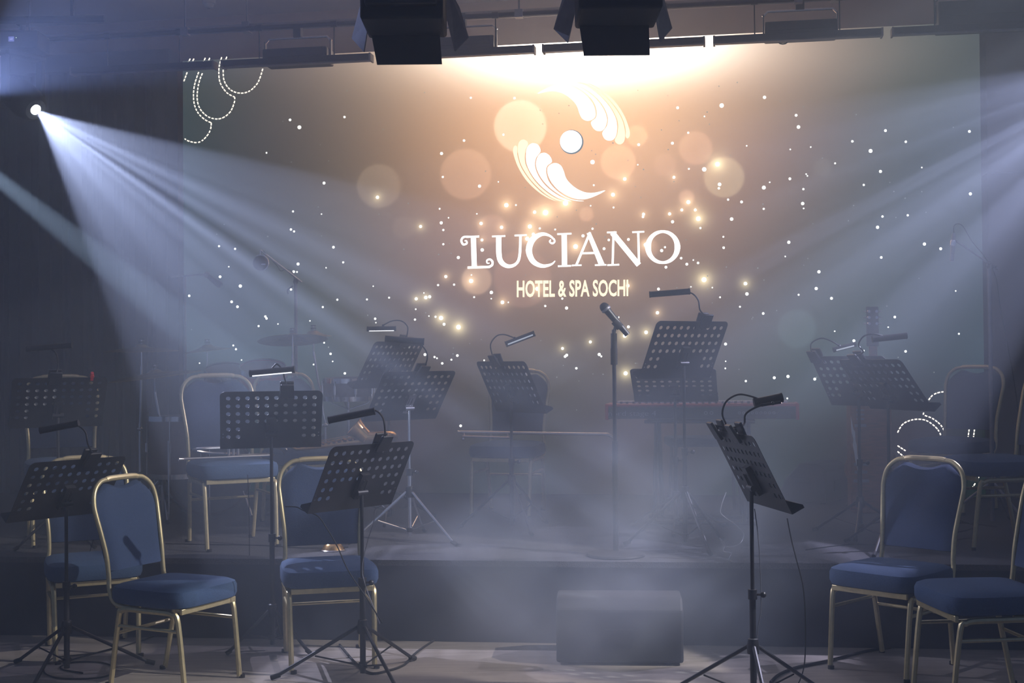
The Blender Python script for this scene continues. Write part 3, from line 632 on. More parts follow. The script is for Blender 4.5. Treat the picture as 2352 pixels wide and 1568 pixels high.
L, _ = music_stand((-0.782, 8.40, 1.437), GR(55.8), GR(32), STG, 'rear black music stand left of the emblem, desk strongly slanted', GR(30), paper=[(-.12, .1, -.18, .05, 'sheet music on the rear slanted stand')])
clip_lamp(L, .03, 8.3, [(935, 768), (936, 750), (922, 737), (900, 737), (880, 747)], [(845, 755), (908, 754)], 'clip lamp with thin lit strip on the rear slanted stand', lit=('ledwhite', .5))
L, _ = music_stand((-0.575, 7.445, 1.262), GR(39.8), GR(36.4), STG, 'music stand with a chrome pole in front of the rear slanted stand', GR(-40), metal='chrome', legr=.36, hub=.28, paper=[(-.18, .08, -.185, .03, 'sheet music on the chrome-pole stand')])
clip_lamp(L, .0, 7.32, [(981, 825), (978, 805), (958, 785), (930, 782)], [(887, 778), (972, 784)], 'grey clip lamp on the chrome-pole music stand', r=.019)
L, _ = music_stand((-0.018, 7.924, 1.299), GR(-53.1), GR(26.6), STG, 'black music stand at stage centre, desk turned right above the trombone', GR(-70), metal='black', legr=.34, hub=.3, paper=[(-.22, .2, -.19, .09, 'sheet music on the stage centre stand')])
clip_lamp(L, -.03, 7.9, [(1130, 812), (1127, 790), (1140, 772), (1158, 768), (1182, 776)], [(1163, 790), (1226, 766)], 'lit tubular clip lamp on the stage centre stand', lit=('leddim', 1.3), r=.018)
L, _ = music_stand((0.942, 7.11, 1.509), GR(32.5), GR(27.9), STG, 'tallest black music stand, desk right of the microphone', GR(-75), legr=.34, hub=.3)
clip_lamp(L, .07, 7.0, [(1608, 712), (1604, 690), (1590, 674), (1565, 668)], [(1494, 676), (1582, 669)], 'black clip lamp on the tallest stand, against the screen', r=.0165)
L, _ = music_stand((0.965, 7.794, 1.297), GR(-11.3), GR(54.3), STG, 'flat tilted music stand above the red keyboard', GR(20), paper=[(-.17, .15, .04, .10, 'narrow sheet on the keyboard player stand')])
L, _ = music_stand((0.971, 5.4, 1.0), GR(-80), GR(27), 0, 'right front black music stand seen nearly edge on', GR(-90), hub=.26, legr=.42, paper=[(-.2, .2, -.19, .10, 'sheet music on the edge-on front stand')])
L10 = L
clip_lamp(L, -.15, 5.5, [(1667, 978), (1659, 950), (1668, 922), (1695, 906), (1725, 910), (1755, 921)], [(1735, 925), (1794, 913)], 'bright-topped clip lamp arching from the edge-on front stand', r=.019)
clip_lamp(L, .08, 5.45, [(1708, 975), (1712, 952), (1730, 938), (1752, 930), (1775, 926)], [(1752, 930), (1790, 924)], 'second thin clip lamp on the edge-on front stand', r=.006)
L, _ = music_stand((1.96, 7.45, 1.323), GR(-50.6), GR(34.6), STG, 'left one of two overlapping music stands before the right screen half', GR(10), paper=[(0, .22, -.19, .11, 'sheet music on the left overlapping stand')])
clip_lamp(L, -.21, 7.45, [(1863, 805), (1864, 788), (1884, 777), (1905, 781), (1928, 794)], [(1916, 803), (1963, 791)], 'thin clip lamp at the corner of the left overlapping stand', r=.014, lit=('leddim', 1.2))
L, _ = music_stand((1.973, 6.95, 1.311), GR(-66), GR(38.8), STG, 'right one of two overlapping music stands, desk slanting down to the right', GR(-120), paper=[(-.22, -.03, -.19, .0, 'sheet music on the right overlapping stand')])
clip_lamp(L, -.08, 6.9, [(1983, 808), (1972, 792), (1984, 772), (2008, 767), (2036, 774)], [(2006, 779), (2080, 771)], 'clip lamp with pale tube on the right overlapping stand', r=.0165)

# ------------------------------------------------------------------ microphones
def tripod(t, org, x, y, g, h, legr, hub, rot, mm, r=.012):
    MB().cyl((x, y, g + .03), (x, y, g + h), r, 12).build('pole', mm, t, org=org)
    MB().lathe([(r, -.03), (r + .012, -.03), (r + .012, .02), (r, .03)], 12, (x, y, g + hub)).build('leg_collar', M['black'], t, org=org)
    for i in range(3):
        an = rot + i * 2 * PI / 3; cx, cy = math.cos(an), math.sin(an)
        lg = MB().cyl((x + cx * .015, y + cy * .015, g + hub), (x + cx * legr * .95, y + cy * legr * .95, g + .016), .008, 8).build('leg', mm, t, org=org)
        MB().cyl((x + cx * legr * .9, y + cy * legr * .9, g + .022), (x + cx * legr, y + cy * legr, g + .011), .011, 8).build('rubber_foot', M['rubber'], lg, org=org)
b = atz(1415, 1276, STG); bx, by = b.x, b.y; top = at(1408, 772, by)
t = thing('microphone_stand', 'straight black microphone stand with round base at the stage front', 'microphone stand', (bx, by, STG)); og = t.location
MB().lathe([(0.0, 0), (.15, 0), (.155, .006), (.15, .014), (.05, .024), (.016, .03), (.0, .03)], 40, (bx, by, STG)).build('round_base', M['blackmatte'], t, org=og)
tx = at(1408.5, 700, by)
MB().cyl((bx, by, STG + .02), (bx, by, STG + .60), .0155, 14).build('pole', M['black'], t, org=og)
MB().cyl((bx, by, STG + .55), (bx, by, top.z - .0), .0105, 14).build('inner_pole', M['black'], t, org=og)
MB().cyl((bx, by, at(0, 850, by).z), (bx, by, at(0, 812, by).z), .018, 14).cyl((bx, by, at(0, 835, by).z), (bx, by, at(0, 778, by).z), .0165, 14).build('height_grip', M['rubber'], t, org=og)
m0, m1 = at(1388, 705, by), at(1441, 768, by); ax = (m1 - m0).normalized()
MB().cyl((bx, by, top.z - .03), (bx, by, top.z + .035), .011, 12).build('swivel', M['black'], t, org=og)
hc = at(1411, 735, by); 
MB().cyl(hc - ax * .0 + V((0, .0, -.004)), hc + ax * .05, .021, 14).tube([(bx, by, top.z + .02), hc + ax * .02], .009, 8).build('clip_holder', M['rubber'], t, org=og)
mt = thing('microphone', 'handheld black microphone tilted in the centre stand clip', 'microphone', tuple(m0))
MB().lathe([(.0, -.024), (.012, -.022), (.021, -.013), (.0255, 0), (.0255, .012), (.021, .024)], 20, m0, ax).build('grille_head', M['grille'], mt, org=m0)
MB().lathe([(.0255, .008), (.027, .012), (.027, .018), (.0255, .022)], 20, m0, ax).build('collar_ring', M['steel'], mt, org=m0)
MB().lathe([(.021, .022), (.0195, .03), (.015, .17), (.0145, .19), (.0, .19)], 20, m0, ax).build('body', M['black'], mt, org=m0)
MB().box(m0 + ax * .085 + V((.012, 0, .012)), (.012, .012, .012)).build('switch', M['steel'], mt, org=m0)
# boom stand, left, with a round hanging microphone
Yb = 9.42; bs = at(681, 1130, Yb); 
t = thing('boom_microphone_stand', 'tall boom microphone stand left of the screen centre, round microphone hanging from it', 'microphone stand', (bs.x, Yb, STG)); og = t.location
tp = at(679, 650, Yb); tripod(t, og, tp.x, Yb, STG, tp.z - STG, .32, .3, .4, M['steel'])
e0, e1 = at(693, 648, Yb), at(598, 574, Yb - .1)
MB().cyl(e0, e1, .0075, 10).build('boom_arm', M['chrome'], t, org=og)
MB().sphere(tp + V((0, 0, .01)), .02, 12).cyl(tp, tp + V((.0, -.05, 0)), .008, 8).tube([tp + V((-.02, 0, -.02)), tp + V((-.055, -.02, -.05)), tp + V((-.05, -.02, -.08))], .006, 6, 3).build('boom_clutch', M['black'], t, org=og)
mc = at(598, 604, Yb - .1); mt = thing('microphone', 'round dark microphone hanging from the left boom arm', 'microphone', tuple(mc))
MB().sphere(mc, .055, 18, (1, .8, 1)).build('body', M['black'], mt, org=mc)
MB().tube([mc + V((.058 * math.cos(a), 0, .058 * math.sin(a))) for a in [-PI / 3 + i * PI * 1.0 / 10 for i in range(11)]], .005, 6).cyl(mc + V((0, 0, .05)), e1 + V((0.0, 0, -.005)), .006, 6).build('yoke', M['chrome'], mt, org=mc)
MB().box(mc + V((.03, -.045, -.012)), (.03, .006, .008)).build('badge', M['chrome'], mt, org=mc)
cb_ = MB().tube([e1 + V((.02, 0, -.005)), at(636, 610, Yb - .05), at(645, 622, Yb), at(660, 618, Yb), at(676, 645, Yb - .02), at(676, 800, Yb - .03), at(670, 1000, Yb - .03)], .003, 6, 6)
tag(cb_.build('audio_cable', M['rubber'], org=tuple(mc)), 'thin black cord drooping along the left boom stand', 'cable')
# second faint boom at the far left over the drums
Yc = 9.85; p0 = at(424, 635, Yc); t = thing('boom_microphone_stand', 'faint overhead boom stand above the drum cymbals at left', 'microphone stand', (p0.x, Yc, STG)); og = t.location
tripod(t, og, p0.x, Yc, STG, p0.z - STG, .3, .3, 1.0, M['steel'])
MB().cyl(at(392, 636, Yc), at(468, 630, Yc - .1), .007, 8).build('boom_arm', M['steel'], t, org=og)
mc = at(484, 638, Yc - .12); mt = thing('microphone', 'dark overhead microphone at the end of the faint boom over the drums', 'microphone', tuple(mc))
MB().lathe([(0, -.05), (.016, -.048), (.018, .0), (.024, .04), (.026, .085), (.018, .10), (0, .10)], 14, mc, (1, -.1, -.75)).build('body', M['black'], mt, org=mc)
MB().lathe([(.02, -.055), (.024, -.03), (.02, -.02)], 14, mc, (1, -.1, -.75)).build('ring', M['steel'], mt, org=mc)
# right boom stand with a pencil microphone and cable
Yd = 7.9; p0 = at(2272, 610, Yd); t = thing('boom_microphone_stand', 'tall boom microphone stand at the right screen edge', 'microphone stand', (p0.x, Yd, STG)); og = t.location
tripod(t, og, p0.x, Yd, STG, p0.z - STG, .34, .26, .9, M['steel'], r=.0125)
MB().cyl(at(2291, 618, Yd), at(2196, 553, Yd - .05), .0065, 8).build('boom_arm', M['steel'], t, org=og)
MB().sphere(p0, .022, 12).cyl(p0, p0 + V((.03, -.03, -.01)), .009, 8).build('boom_clutch', M['black'], t, org=og)
m0, m1 = at(2191, 535, Yd - .05), at(2186, 600, Yd - .05); mt = thing('microphone', 'slim silver microphone pointing down from the right boom stand', 'microphone', tuple(m0)); ax = (m1 - m0).normalized(); Lm = (m1 - m0).length
MB().lathe([(0, 0), (.010, .002), (.0125, .02), (.0125, Lm * .25)], 14, m0, ax).build('connector', M['steel'], mt, org=m0)
MB().lathe([(.0125, Lm * .25), (.0135, Lm * .3), (.0135, Lm), (0, Lm)], 14, m0, ax, ).build('body', M['steel'], mt, org=m0)
MB().lathe([(.016, Lm * .25), (.018, Lm * .3), (.018, Lm * .42), (.016, Lm * .46)], 14, m0, ax).build('shock_ring', M['chrome'], mt, org=m0)
cbl = MB().tube([m0, at(2191, 520, Yd - .05), at(2199, 514, Yd - .05), at(2212, 520, Yd - .04), at(2232, 553, Yd), at(2268, 598, Yd), at(2288, 640, Yd), at(2300, 720, Yd), at(2325, 850, Yd), at(2340, 960, Yd + .05), at(2345, 1080, Yd)], .003, 6, 6)
tag(cbl.build('audio_cable', M['rubber'], org=tuple(m0)), 'thin cord looping from the slim silver microphone down to the right', 'cable')

# ------------------------------------------------------------------ drum kit
def cymbal(px, py, rad, Y, tilt, label, tilt2=0.0):
    c = at(px, py, Y); ax = V((math.sin(tilt), -tilt2, math.cos(tilt)))
    o = MB().lathe([(.006, .028), (.02, .03), (.038, .02), (.05, .010), (rad * .6, -.004), (rad, -.018), (rad, -.0195), (rad * .6, -.0055), (.05, .0085), (.036, .018), (.006, .0265)], 40, c, ax).build('cymbal', M['cymbal'], org=tuple(c))
    tag(o, label, 'cymbal', 'cymbals of the drum kit'); return c
def cymbal_stand(px, Y, c, label, mm='chrome', px_base=None, rot=0.3):
    b = at(px_base or px, 1100, Y); t = thing('cymbal_stand', label, 'cymbal stand', (b.x, Y, STG), 0, 'chrome stands of the drum kit'); og = t.location
    tripod(t, og, b.x, Y, STG, .62, .30, .26, rot, M[mm], r=.012)
    MB().cyl((b.x, Y, STG + .58), (c.x, c.y, c.z - .12), .009, 10).build('upper_pole', M[mm], t, org=og)
    MB().cyl((c.x, c.y, c.z - .13), (c.x, c.y, c.z + .06), .0055, 8).build('tilter_rod', M[mm], t, org=og)
    MB().lathe([(.006, 0), (.02, 0), (.02, .014), (.006, .016)], 12, (c.x, c.y, c.z + .035)).cyl((c.x - .018, c.y, c.z + .062), (c.x + .018, c.y, c.z + .062), .005, 6).build('wing_nut', M['black'], t, org=og)
    MB().cyl((b.x - .02, Y, STG + .58), (b.x + .02, Y, STG + .58), .011, 8).sphere((b.x, Y, STG + .58), .018, 10).build('joint', M[mm], t, org=og)
    return t
c = cymbal(325, 800, .25, 8.9, .0, 'thin wide cymbal highest at far left of the drums', .03); cymbal_stand(322, 8.9, c, 'tall chrome stand of the far left high cymbal', px_base=323)
c = cymbal(356, 858, .30, 8.6, -.11, 'large tilted ride cymbal below the far left cymbal', .05); cymbal_stand(372, 8.6, c, 'chrome stand carrying the tilted ride cymbal', px_base=373, rot=.9)
c = cymbal(672, 775, .24, 9.0, -.06, 'dark broad cymbal beside the boom microphone pole', -.15); cymbal_stand(672, 9.0, c, 'chrome stand of the dark broad cymbal', rot=.1)
c = cymbal(720, 768, .13, 9.2, -.06, 'small cymbal tilted behind the broad dark cymbal', .02); cymbal_stand(746, 9.2, c, 'thin rod stand of the small cymbal', px_base=748, rot=.6)
c = cymbal(476, 800, .17, 9.4, -.1, 'small splash cymbal above the trumpet chair', .04); cymbal_stand(465, 9.4, c, 'angled chrome stand above the trumpet chair back', px_base=455, rot=.5)
def drum(label, name, c, r, h, axis, shellm, headm, group='drums of the kit', lugs=6, legs=False):
    c = V(c); ax = V(axis).normalized(); t = thing(name, label, 'drum', tuple(c), 0, group)
    MB().lathe([(r, -h / 2), (r, h / 2)], 40, c, ax).build('shell', shellm, t, org=c)
    for s in (-1, 1):
        MB().lathe([(0, s * h / 2), (r * .99, s * (h / 2 - .002))], 40, c, ax).build('drumhead', headm, t, org=c)
        MB().lathe([(r * .97, s * (h / 2 + .012)), (r * 1.03, s * (h / 2 + .012)), (r * 1.04, s * (h / 2 - .02)), (r * 1.0, s * (h / 2 - .02))], 40, c, ax).build('hoop', M['chrome'] if name != 'bass_drum' else shellm, t, org=c)
    a = V((1, 0, 0)) if abs(ax.x) < .9 else V((0, 1, 0)); x = (a - ax * a.dot(ax)).normalized(); y = ax.cross(x)
    for k in range(lugs):
        an = 2 * PI * (k + .5) / lugs; p = c + (x * math.cos(an) + y * math.sin(an)) * (r + .012)
        MB().cyl(p - ax * h * .46, p + ax * h * .46, .004, 6).cyl(p - ax * .03, p + ax * .03, .011, 8).build('lug', M['chrome'], t, org=c)
    if legs:
        for k in range(3):
            an = 2 * PI * k / 3 + .5; p = c + (x * math.cos(an) + y * math.sin(an)) * (r + .02)
            MB().cyl((p.x, p.y, STG + .006), (p.x, p.y, c.z + .05), .006, 8).build('leg', M['chrome'], t, org=c)
    return t
bc = at(466, 1112, 8.75)
bd = drum('big round bass drum standing on edge behind the trumpet chair', 'bass_drum', (bc.x, 8.95, STG + .29), .275, .42, (.22, -1, .0), M['shell'], M['drumhead'], lugs=8)
for sx in (-1, 1):
    MB().cyl((bc.x + sx * .26, 8.8, STG + .16), (bc.x + sx * .34, 8.68, STG + .008), .008, 8).build('spur', M['chrome'], bd, org=V(bd.location))
tc = at(604, 878, 8.75)
for p_, lab in ((at(604, 880, 8.7), 'red lacquered tom drum above the lit stand lamp'), (at(520, 885, 8.85), 'dark rack tom drum with golden logo highlights behind the trumpet chair')):
    dr = drum(lab, 'tom_drum', p_, .15 if 'red' in lab else .14, .22, (.05, -.35, 1), M['red'] if 'red' in lab else M['shell'], M['drumhead'])
    MB().cyl(V(p_) + V((0, .03, -.05)), (bc.x + (.05 if 'red' in lab else -.02), 8.95, STG + .56), .011, 8).build('tom_mount', M['chrome'], dr, org=V(p_))
ft = at(408, 985, 8.6); drum('dark floor tom drum left of the bass drum', 'floor_tom', (ft.x, 8.6, STG + .48), .19, .38, (0, 0, 1), M['shell'], M['drumhead'], legs=True)
sn = at(800, 893, 8.9); s_ = drum('shallow snare drum with a shiny rim right of the rear chair', 'snare_drum', (sn.x, 8.9, sn.z), .17, .13, (0, -.03, 1), M['steel'], M['drumhead'], lugs=8)
t = thing('snare_stand', 'folding tripod stand under the snare drum', 'drum stand', (sn.x, 8.9, STG)); tripod(t, t.location, sn.x, 8.9, STG, sn.z - STG - .075, .26, .25, .2, M['chrome'], r=.01)
for k in range(3):
    an = .5 + k * 2 * PI / 3; MB().tube([(sn.x, 8.9, sn.z - .14), (sn.x + .14 * math.cos(an), 8.9 + .14 * math.sin(an), sn.z - .10), (sn.x + .176 * math.cos(an), 8.9 + .176 * math.sin(an), sn.z - .06)], .005, 6).build('basket_arm', M['chrome'], t, org=V(t.location))
th = at(700, 1000, 9.35); t = thing('drum_throne', 'round padded drum stool behind the drums', 'stool', (th.x, 9.35, STG))
MB().lathe([(0, .50), (.16, .50), (.17, .47), (.165, .43), (.0, .43)], 30, (th.x, 9.35, STG)).build('seat', M['blackmatte'], t, org=V(t.location)); tripod(t, t.location, th.x, 9.35, STG, .44, .24, .2, 0, M['chrome'])

# ------------------------------------------------------------------ wind instruments
ct = V((-1.595, 7.40, STG)); ang = math.radians(27); fr = V((math.sin(ang), -math.cos(ang), 0)); rt = V((math.cos(ang), math.sin(ang), 0))
def on(x, f, z): return ct + rt * x + fr * f + V((0, 0, z))
zt = .502
t = thing('trumpet', 'silver trumpet lying on the seat of the stage edge chair', 'trumpet', tuple(on(0, .05, .487)), 0); og = V(t.location)
MB().tube([on(-.30, .12, zt), on(-.24, .12, zt), on(.16, .12, zt), on(.205, .115, zt), on(.22, .075, zt), on(.205, .035, zt), on(.16, .03, zt), on(.02, .03, zt)], .0078, 8, 5).build('leadpipe', M['silver'], t, org=og)
MB().lathe([(.012, -.012), (.0085, .0), (.0065, .03)], 14, on(-.31, .12, zt), rt).build('mouthpiece', M['silver'], t, org=og)
MB().tube([on(.02, .03, zt + .01), on(-.12, .03, zt + .02), on(-.20, .035, zt + .035), on(-.225, .06, zt + .045), on(-.2, .09, zt + .05), on(-.12, .095, zt + .052), on(.1, .095, zt + .052)], [.0078, .010], 8, 5).build('bell_pipe', M['silver'], t, org=og)
MB().lathe([(.009, 0), (.011, .06), (.016, .11), (.026, .15), (.045, .175), (.058, .182), (.056, .184), (.043, .178), (.024, .153), (.014, .112), (.008, .06)], 24, on(.1, .095, zt + .058), rt).build('bell', M['silver'], t, org=og)
for k in range(3):
    v = MB().cyl(on(-.03 + .026 * k, .065, zt - .004), on(-.03 + .026 * k, .065, zt + .10 - .0), .0095, 12).build('valve', M['silver'], t, org=og)
    MB().cyl(on(-.03 + .026 * k, .065, zt + .10), on(-.03 + .026 * k, .065, zt + .118), .003, 6).lathe([(0, 0), (.009, 0), (.009, .004), (0, .004)], 12, on(-.03 + .026 * k, .065, zt + .118)).build('finger_button', M['silver'], v, org=og)
# saxophone across the rear chair seat
cs = V((-1.335, 8.35, STG)); a0, a1 = at(690, 1033, 8.12), at(820, 1012, 8.12)
zs_ = STG + .487
t = thing('saxophone', 'brass saxophone lying across the rear chair seat', 'saxophone', tuple(a0)); og = V(t.location)
a0.z = zs_ + .03; a1.z = zs_ + .06; dirx = (a1 - a0).normalized(); Ls = (at(905, 1000, 8.12) - at(690, 1033, 8.12)).length
axs = (at(890, 1003, 8.12) - at(690, 1031, 8.12)).normalized(); sb = at(690, 1031, 8.12)
MB().tube([sb, sb + axs * .5], [.011, .030], 16, 0).tube([sb + axs * .5, sb + axs * .56 + V((0, -.03, -.005)), sb + axs * .58 + V((0, -.08, 0)), sb + axs * .53 + V((0, -.12, .01)), sb + axs * .42 + V((0, -.13, .02))], [.030, .042], 16, 5).build('body', M['brass'], t, org=og)
bb = sb + axs * .43 + V((0, -.13, .02))
MB().lathe([(.042, 0), (.048, .05), (.06, .09), (.066, .105), (.063, .106), (.055, .09), (.04, .05)], 26, bb, V((-.75, -.1, .65))).build('bell', M['brass'], t, org=og)
MB().tube([sb, sb - axs * .03 + V((0, 0, .005)), sb - axs * .07 + V((0, 0, .03)), sb - axs * .10 + V((0, 0, .03))], [.010, .007], 10, 4).build('neck', M['brass'], t, org=og)
kk = random.Random(3)
for k in range(13):
    q = sb + axs * (.04 + .034 * k) + V((0, -.012 - .0016 * k, .012 + .0012 * k)); rr = .007 + .0009 * k
    MB().lathe([(0, .008), (rr, .008), (rr, .0), (0, .0)], 12, q, V((kk.uniform(-.2, .2), -.5, 1))).build('key_cup', M['brass'], t, org=og)
MB().tube([sb + axs * .02 + V((0, -.02, .02)), sb + axs * .46 + V((0, -.045, .035))], .0025, 6).tube([sb + axs * .05 + V((0, .0, .03)), sb + axs * .42 + V((0, -.0, .046))], .0025, 6).build('key_rod', M['brass'], t, org=og)
nk = at(912, 1002, 8.12)
MB().tube([at(848, 1003, 8.15), at(880, 999, 8.15), at(900, 999, 8.15), at(912, 1006, 8.15)], .010, 8, 5).build('bow_guard', M['brass'], t, org=og)
# trombone at stage centre, resting over the hazy chair
Yt = 8.52; t = thing('trombone', 'long thin trombone resting level across the stage centre chair', 'trombone', tuple(at(1230, 1000, Yt))); og = V(t.location)
MB().tube([at(1058, 992, Yt), at(1250, 995, Yt), at(1380, 997, Yt), at(1398, 999, Yt), at(1410, 1007, Yt), at(1412, 1016, Yt)], .0105, 10, 4).build('outer_tube', M['silver'], t, org=og)
MB().tube([at(1062, 1002, Yt - .03), at(1170, 1005, Yt - .03)], .007, 8).build('slide_tube', M['silver'], t, org=og)
MB().cyl(at(1066, 992, Yt), at(1066, 1003, Yt - .03), .005, 6).cyl(at(1166, 993, Yt), at(1166, 1005, Yt - .03), .005, 6).build('brace', M['silver'], t, org=og)
MB().lathe([(.013, -.01), (.009, .0), (.007, .02)], 12, at(1055, 992, Yt), (1, 0, 0)).build('mouthpiece', M['silver'], t, org=og)
MB().sphere(at(1064, 1008, Yt - .03), .012, 10).build('water_key', M['chrome'], t, org=og)
# brass mute on the stage edge
mp_ = atz(765, 1264, STG); mu = thing('trumpet_mute', 'small brass cone mute standing on the stage edge', 'mute', tuple(mp_))
MB().lathe([(.062, 0), (.064, .006), (.05, .03), (.036, .045), (.03, .047), (0, .047)], 28, mp_).build('cone', M['brass'], mu, org=mp_)
MB().lathe([(.066, 0), (.068, .004), (.064, .008)], 28, mp_).build('rim', M['silver'], mu, org=mp_)

# ------------------------------------------------------------------ keyboard on its stand
kl, kr = at(1394, 965, 8.15), at(1832, 964, 7.95); zb = kl.z; kx = (kr - kl); kx.z = 0; kL = kx.length; kx.normalize(); ky = V((-kx.y, kx.x, 0))
t = thing('keyboard', 'long red stage keyboard seen from behind on its stand', 'keyboard', tuple(kl)); og = kl
KR = Matrix((kx, ky, V((0, 0, 1)))).transposed()
def K(x, y, z): return kl + KR @ V((x, y, z))
MB().box(K(kL / 2, .14, .050), (kL, .28, .085), KR).build('case', M['blackmatte'], t, org=og, bevel=.006)
MB().box(K(kL / 2, .14, .095), (kL + .004, .284, .010), KR).box(K(kL / 2, .006, .083), (kL + .004, .012, .026), KR).build('top_panel', M['red'], t, org=og, bevel=.004)
for s in (0, 1): MB().box(K(s * kL, .14, .052), (.02, .288, .10), KR).build('end_cheek', M['red'], t, org=og, bevel=.005)
kn = MB()
rr_ = random.Random(5)
for i in range(26): kn.lathe([(.008, 0), (.008, .014), (0, .014)], 8, K(.08 + i * kL * .034, .05 + rr_.choice((0, .03, .06)), .10))
kn.build('knob_row', M['steel'], t, org=og)['kind'] = 'stuff'
MB().box(K(kL * .80, .04, .108), (.012, .008, .012), KR).box(K(kL * .86, .04, .108), (.014, .008, .012), KR).box(K(kL * .91, .04, .108), (.03, .008, .012), KR).build('button_lights', glow_mat('button_pink', (1, .75, .75), .7), t, org=og, smooth=False)
wk = MB()
for i in range(44): wk.box(K(.05 + i * (kL - .1) / 44 + .01, .235, .106), ((kL - .1) / 44 - .0015, .11, .012), KR)
wk.build('white_keys', M['white'], t, org=og)['kind'] = 'stuff'
tv, tf = text_mesh('nord stage 4', .045, offset=-.0008, sx=1.02)
lw = max(v[0] for v in tv); lg = MB(); lg.add([K(.005 + v[0] * (.30 / lw), -.0008, .028 + v[1]) for v in tv], tf)
o = lg.build('lettering', mat('grey_print', (.33, .33, .36), .6), t, org=og, smooth=False); o['label'] = 'grey lettering nord stage 4'
jk = MB()
for i in range(2): jk.lathe([(.008, 0), (.011, 0), (.011, .004), (.008, .004)], 12, K(kL * .525 + i * .035, -.001, .045), -ky)
for i in range(9): jk.lathe([(.005, 0), (.009, 0), (.009, .004), (.005, .004)], 10, K(kL * .70 + i * .026, -.001, .045), -ky)
jk.build('jack_sockets', M['steel'], t, org=og)['kind'] = 'stuff'
t = thing('keyboard_stand', 'black crossed-leg stand under the red keyboard', 'keyboard stand', (K(kL / 2, .14, 0).x, K(kL / 2, .14, 0).y, STG)); og = V(t.location)
for s in (.25, .72):
    x = kL * s; hz = zb - STG
    for d in (0, 1):
        q0 = K(x + d * .03, .30 if d else -.02, 0); q0.z = STG + .02; q1 = K(x + d * .03, -.0 if d else .28, 0); q1.z = zb - .012
        MB().cyl(q0, q1, .015, 8).build('crossed_leg', M['black'], t, org=og)
for yy_ in (-.02, .30):
    q0, q1 = K(kL * .2, yy_, 0), K(kL * .78, yy_, 0); q0.z = q1.z = STG + .018
    MB().cyl(q0, q1, .014, 8).build('foot_bar', M['black'], t, org=og)
for yy_ in (.01, .27):
    q0, q1 = K(kL * .2, yy_, -.010), K(kL * .78, yy_, -.010); MB().cyl(q0, q1, .011, 8).build('support_bar', M['black'], t, org=og)
# keyboard player's bench
kb = K(kL * .5, .62, 0); t = thing('keyboard_bench', 'padded blue bench behind the red keyboard', 'bench', (kb.x, kb.y, STG))
MB().box((kb.x, kb.y, STG + .48), (.5, .3, .06)).build('seat', M['blueback'], t, org=V(t.location), bevel=.015)
for sx in (-1, 1):
    for sy in (-1, 1): MB().cyl((kb.x + sx * .2, kb.y + sy * .11, STG + .45), (kb.x + sx * .22, kb.y + sy * .13, STG + .003), .012, 8).build('leg', M['black'], t, org=V(t.location))

# ------------------------------------------------------------------ amplifier case, guitar, monitors
ac = at(2010, 1000, 8.55); t = thing('amplifier_cabinet', 'brown wooden amplifier case with metal slots behind the right stands', 'amplifier', (ac.x, 8.7, STG)); og = V(t.location)
zt_ = at(2010, 926, 8.55).z; hh = zt_ - STG; fz = Matrix.Rotation(-YAW, 3, 'Z')
MB().box((ac.x, 8.7, STG + hh / 2 + .002), (.26, .30, hh - .004), fz).build('case', M['wood'], t, org=og, bevel=.008)
for k, (dz, ww) in enumerate(((.94, .05), (.90, .05), (.86, .05), (.80, .075), (.45, .09), (.38, .08), (.30, .1))):
    q = V((ac.x - .07, 8.7, STG + hh * dz)) + fz @ V((0, -.153, 0)); MB().box(q, (ww, .006, .012 if k < 3 else .02), fz).build('metal_slot', M['steel'], t, org=og, bevel=.002)
MB().tube([(ac.x - .06, 8.7, zt_), (ac.x - .05, 8.7, zt_ + .03), (ac.x + .05, 8.7, zt_ + .03), (ac.x + .06, 8.7, zt_)], .008, 8, 3).build('carry_handle', M['rubber'], t, org=og)
# guitar upright in a stand
gx = at(2004, 760, 9.0); zh_ = gx.z; gY = 9.0; t = thing('guitar', 'dark guitar standing upright behind the right overlapping stands', 'guitar', (gx.x, gY, STG + .12)); og = V(t.location)
bz = STG + .38
ol = [(0, .25), (.08, .245), (.125, .20), (.12, .13), (.10, .08), (.13, .0), (.175, -.08), (.185, -.15), (.15, -.22), (.08, -.255), (0, -.26)]
ol = ol + [(-x, z) for x, z in ol[-2:0:-1]]; ol = [(p.x, p.y) for p in catmull([V((x, z, 0)) for x, z in ol], 3, True)]
MB().prism([(gx.x + x, gY - .0, bz + z) for x, z in ol], (0, .09, 0)).build('body', M['wood'], t, org=og, bevel=.006)
MB().lathe([(0, 0), (.05, 0), (.05, -.002)], 24, (gx.x, gY - .001, bz + .08), (0, 1, 0)).build('sound_hole', M['blackmatte'], t, org=og)
ntop = at(2002, 795, gY).z
MB().box((gx.x, gY - .008, (bz + .1 + ntop) / 2), (.055, .018, ntop - bz - .1)).build('neck', M['wood'], t, org=og, bevel=.004)
hd = MB().box((gx.x, gY, (ntop + at(0, 722, gY).z) / 2 - .0), (.085, .018, at(0, 722, gY).z - ntop)).build('headstock', M['blackmatte'], t, org=og, bevel=.006)
for s in (-1, 1):
    for k in range(3):
        zz = at(0, 733 + 14 * k, gY).z; MB().lathe([(.010, -.006), (.013, 0), (.010, .006), (0, .006)], 12, (gx.x + s * .026, gY - .012, zz), (0, -1, 0)).cyl((gx.x + s * .04, gY, zz), (gx.x + s * .062, gY, zz), .006, 8).build('tuning_peg', M['chrome'], hd, org=og)
MB().box((gx.x, gY - .006, bz - .12), (.14, .012, .016)).build('bridge', M['blackmatte'], t, org=og)
sg = MB()
for k in range(6): sg.cyl((gx.x - .02 + .008 * k, gY - .022, bz - .12), (gx.x - .018 + .0072 * k, gY - .022, ntop), .0007, 4)
sg.build('strings', M['steel'], t, org=og)['kind'] = 'stuff'
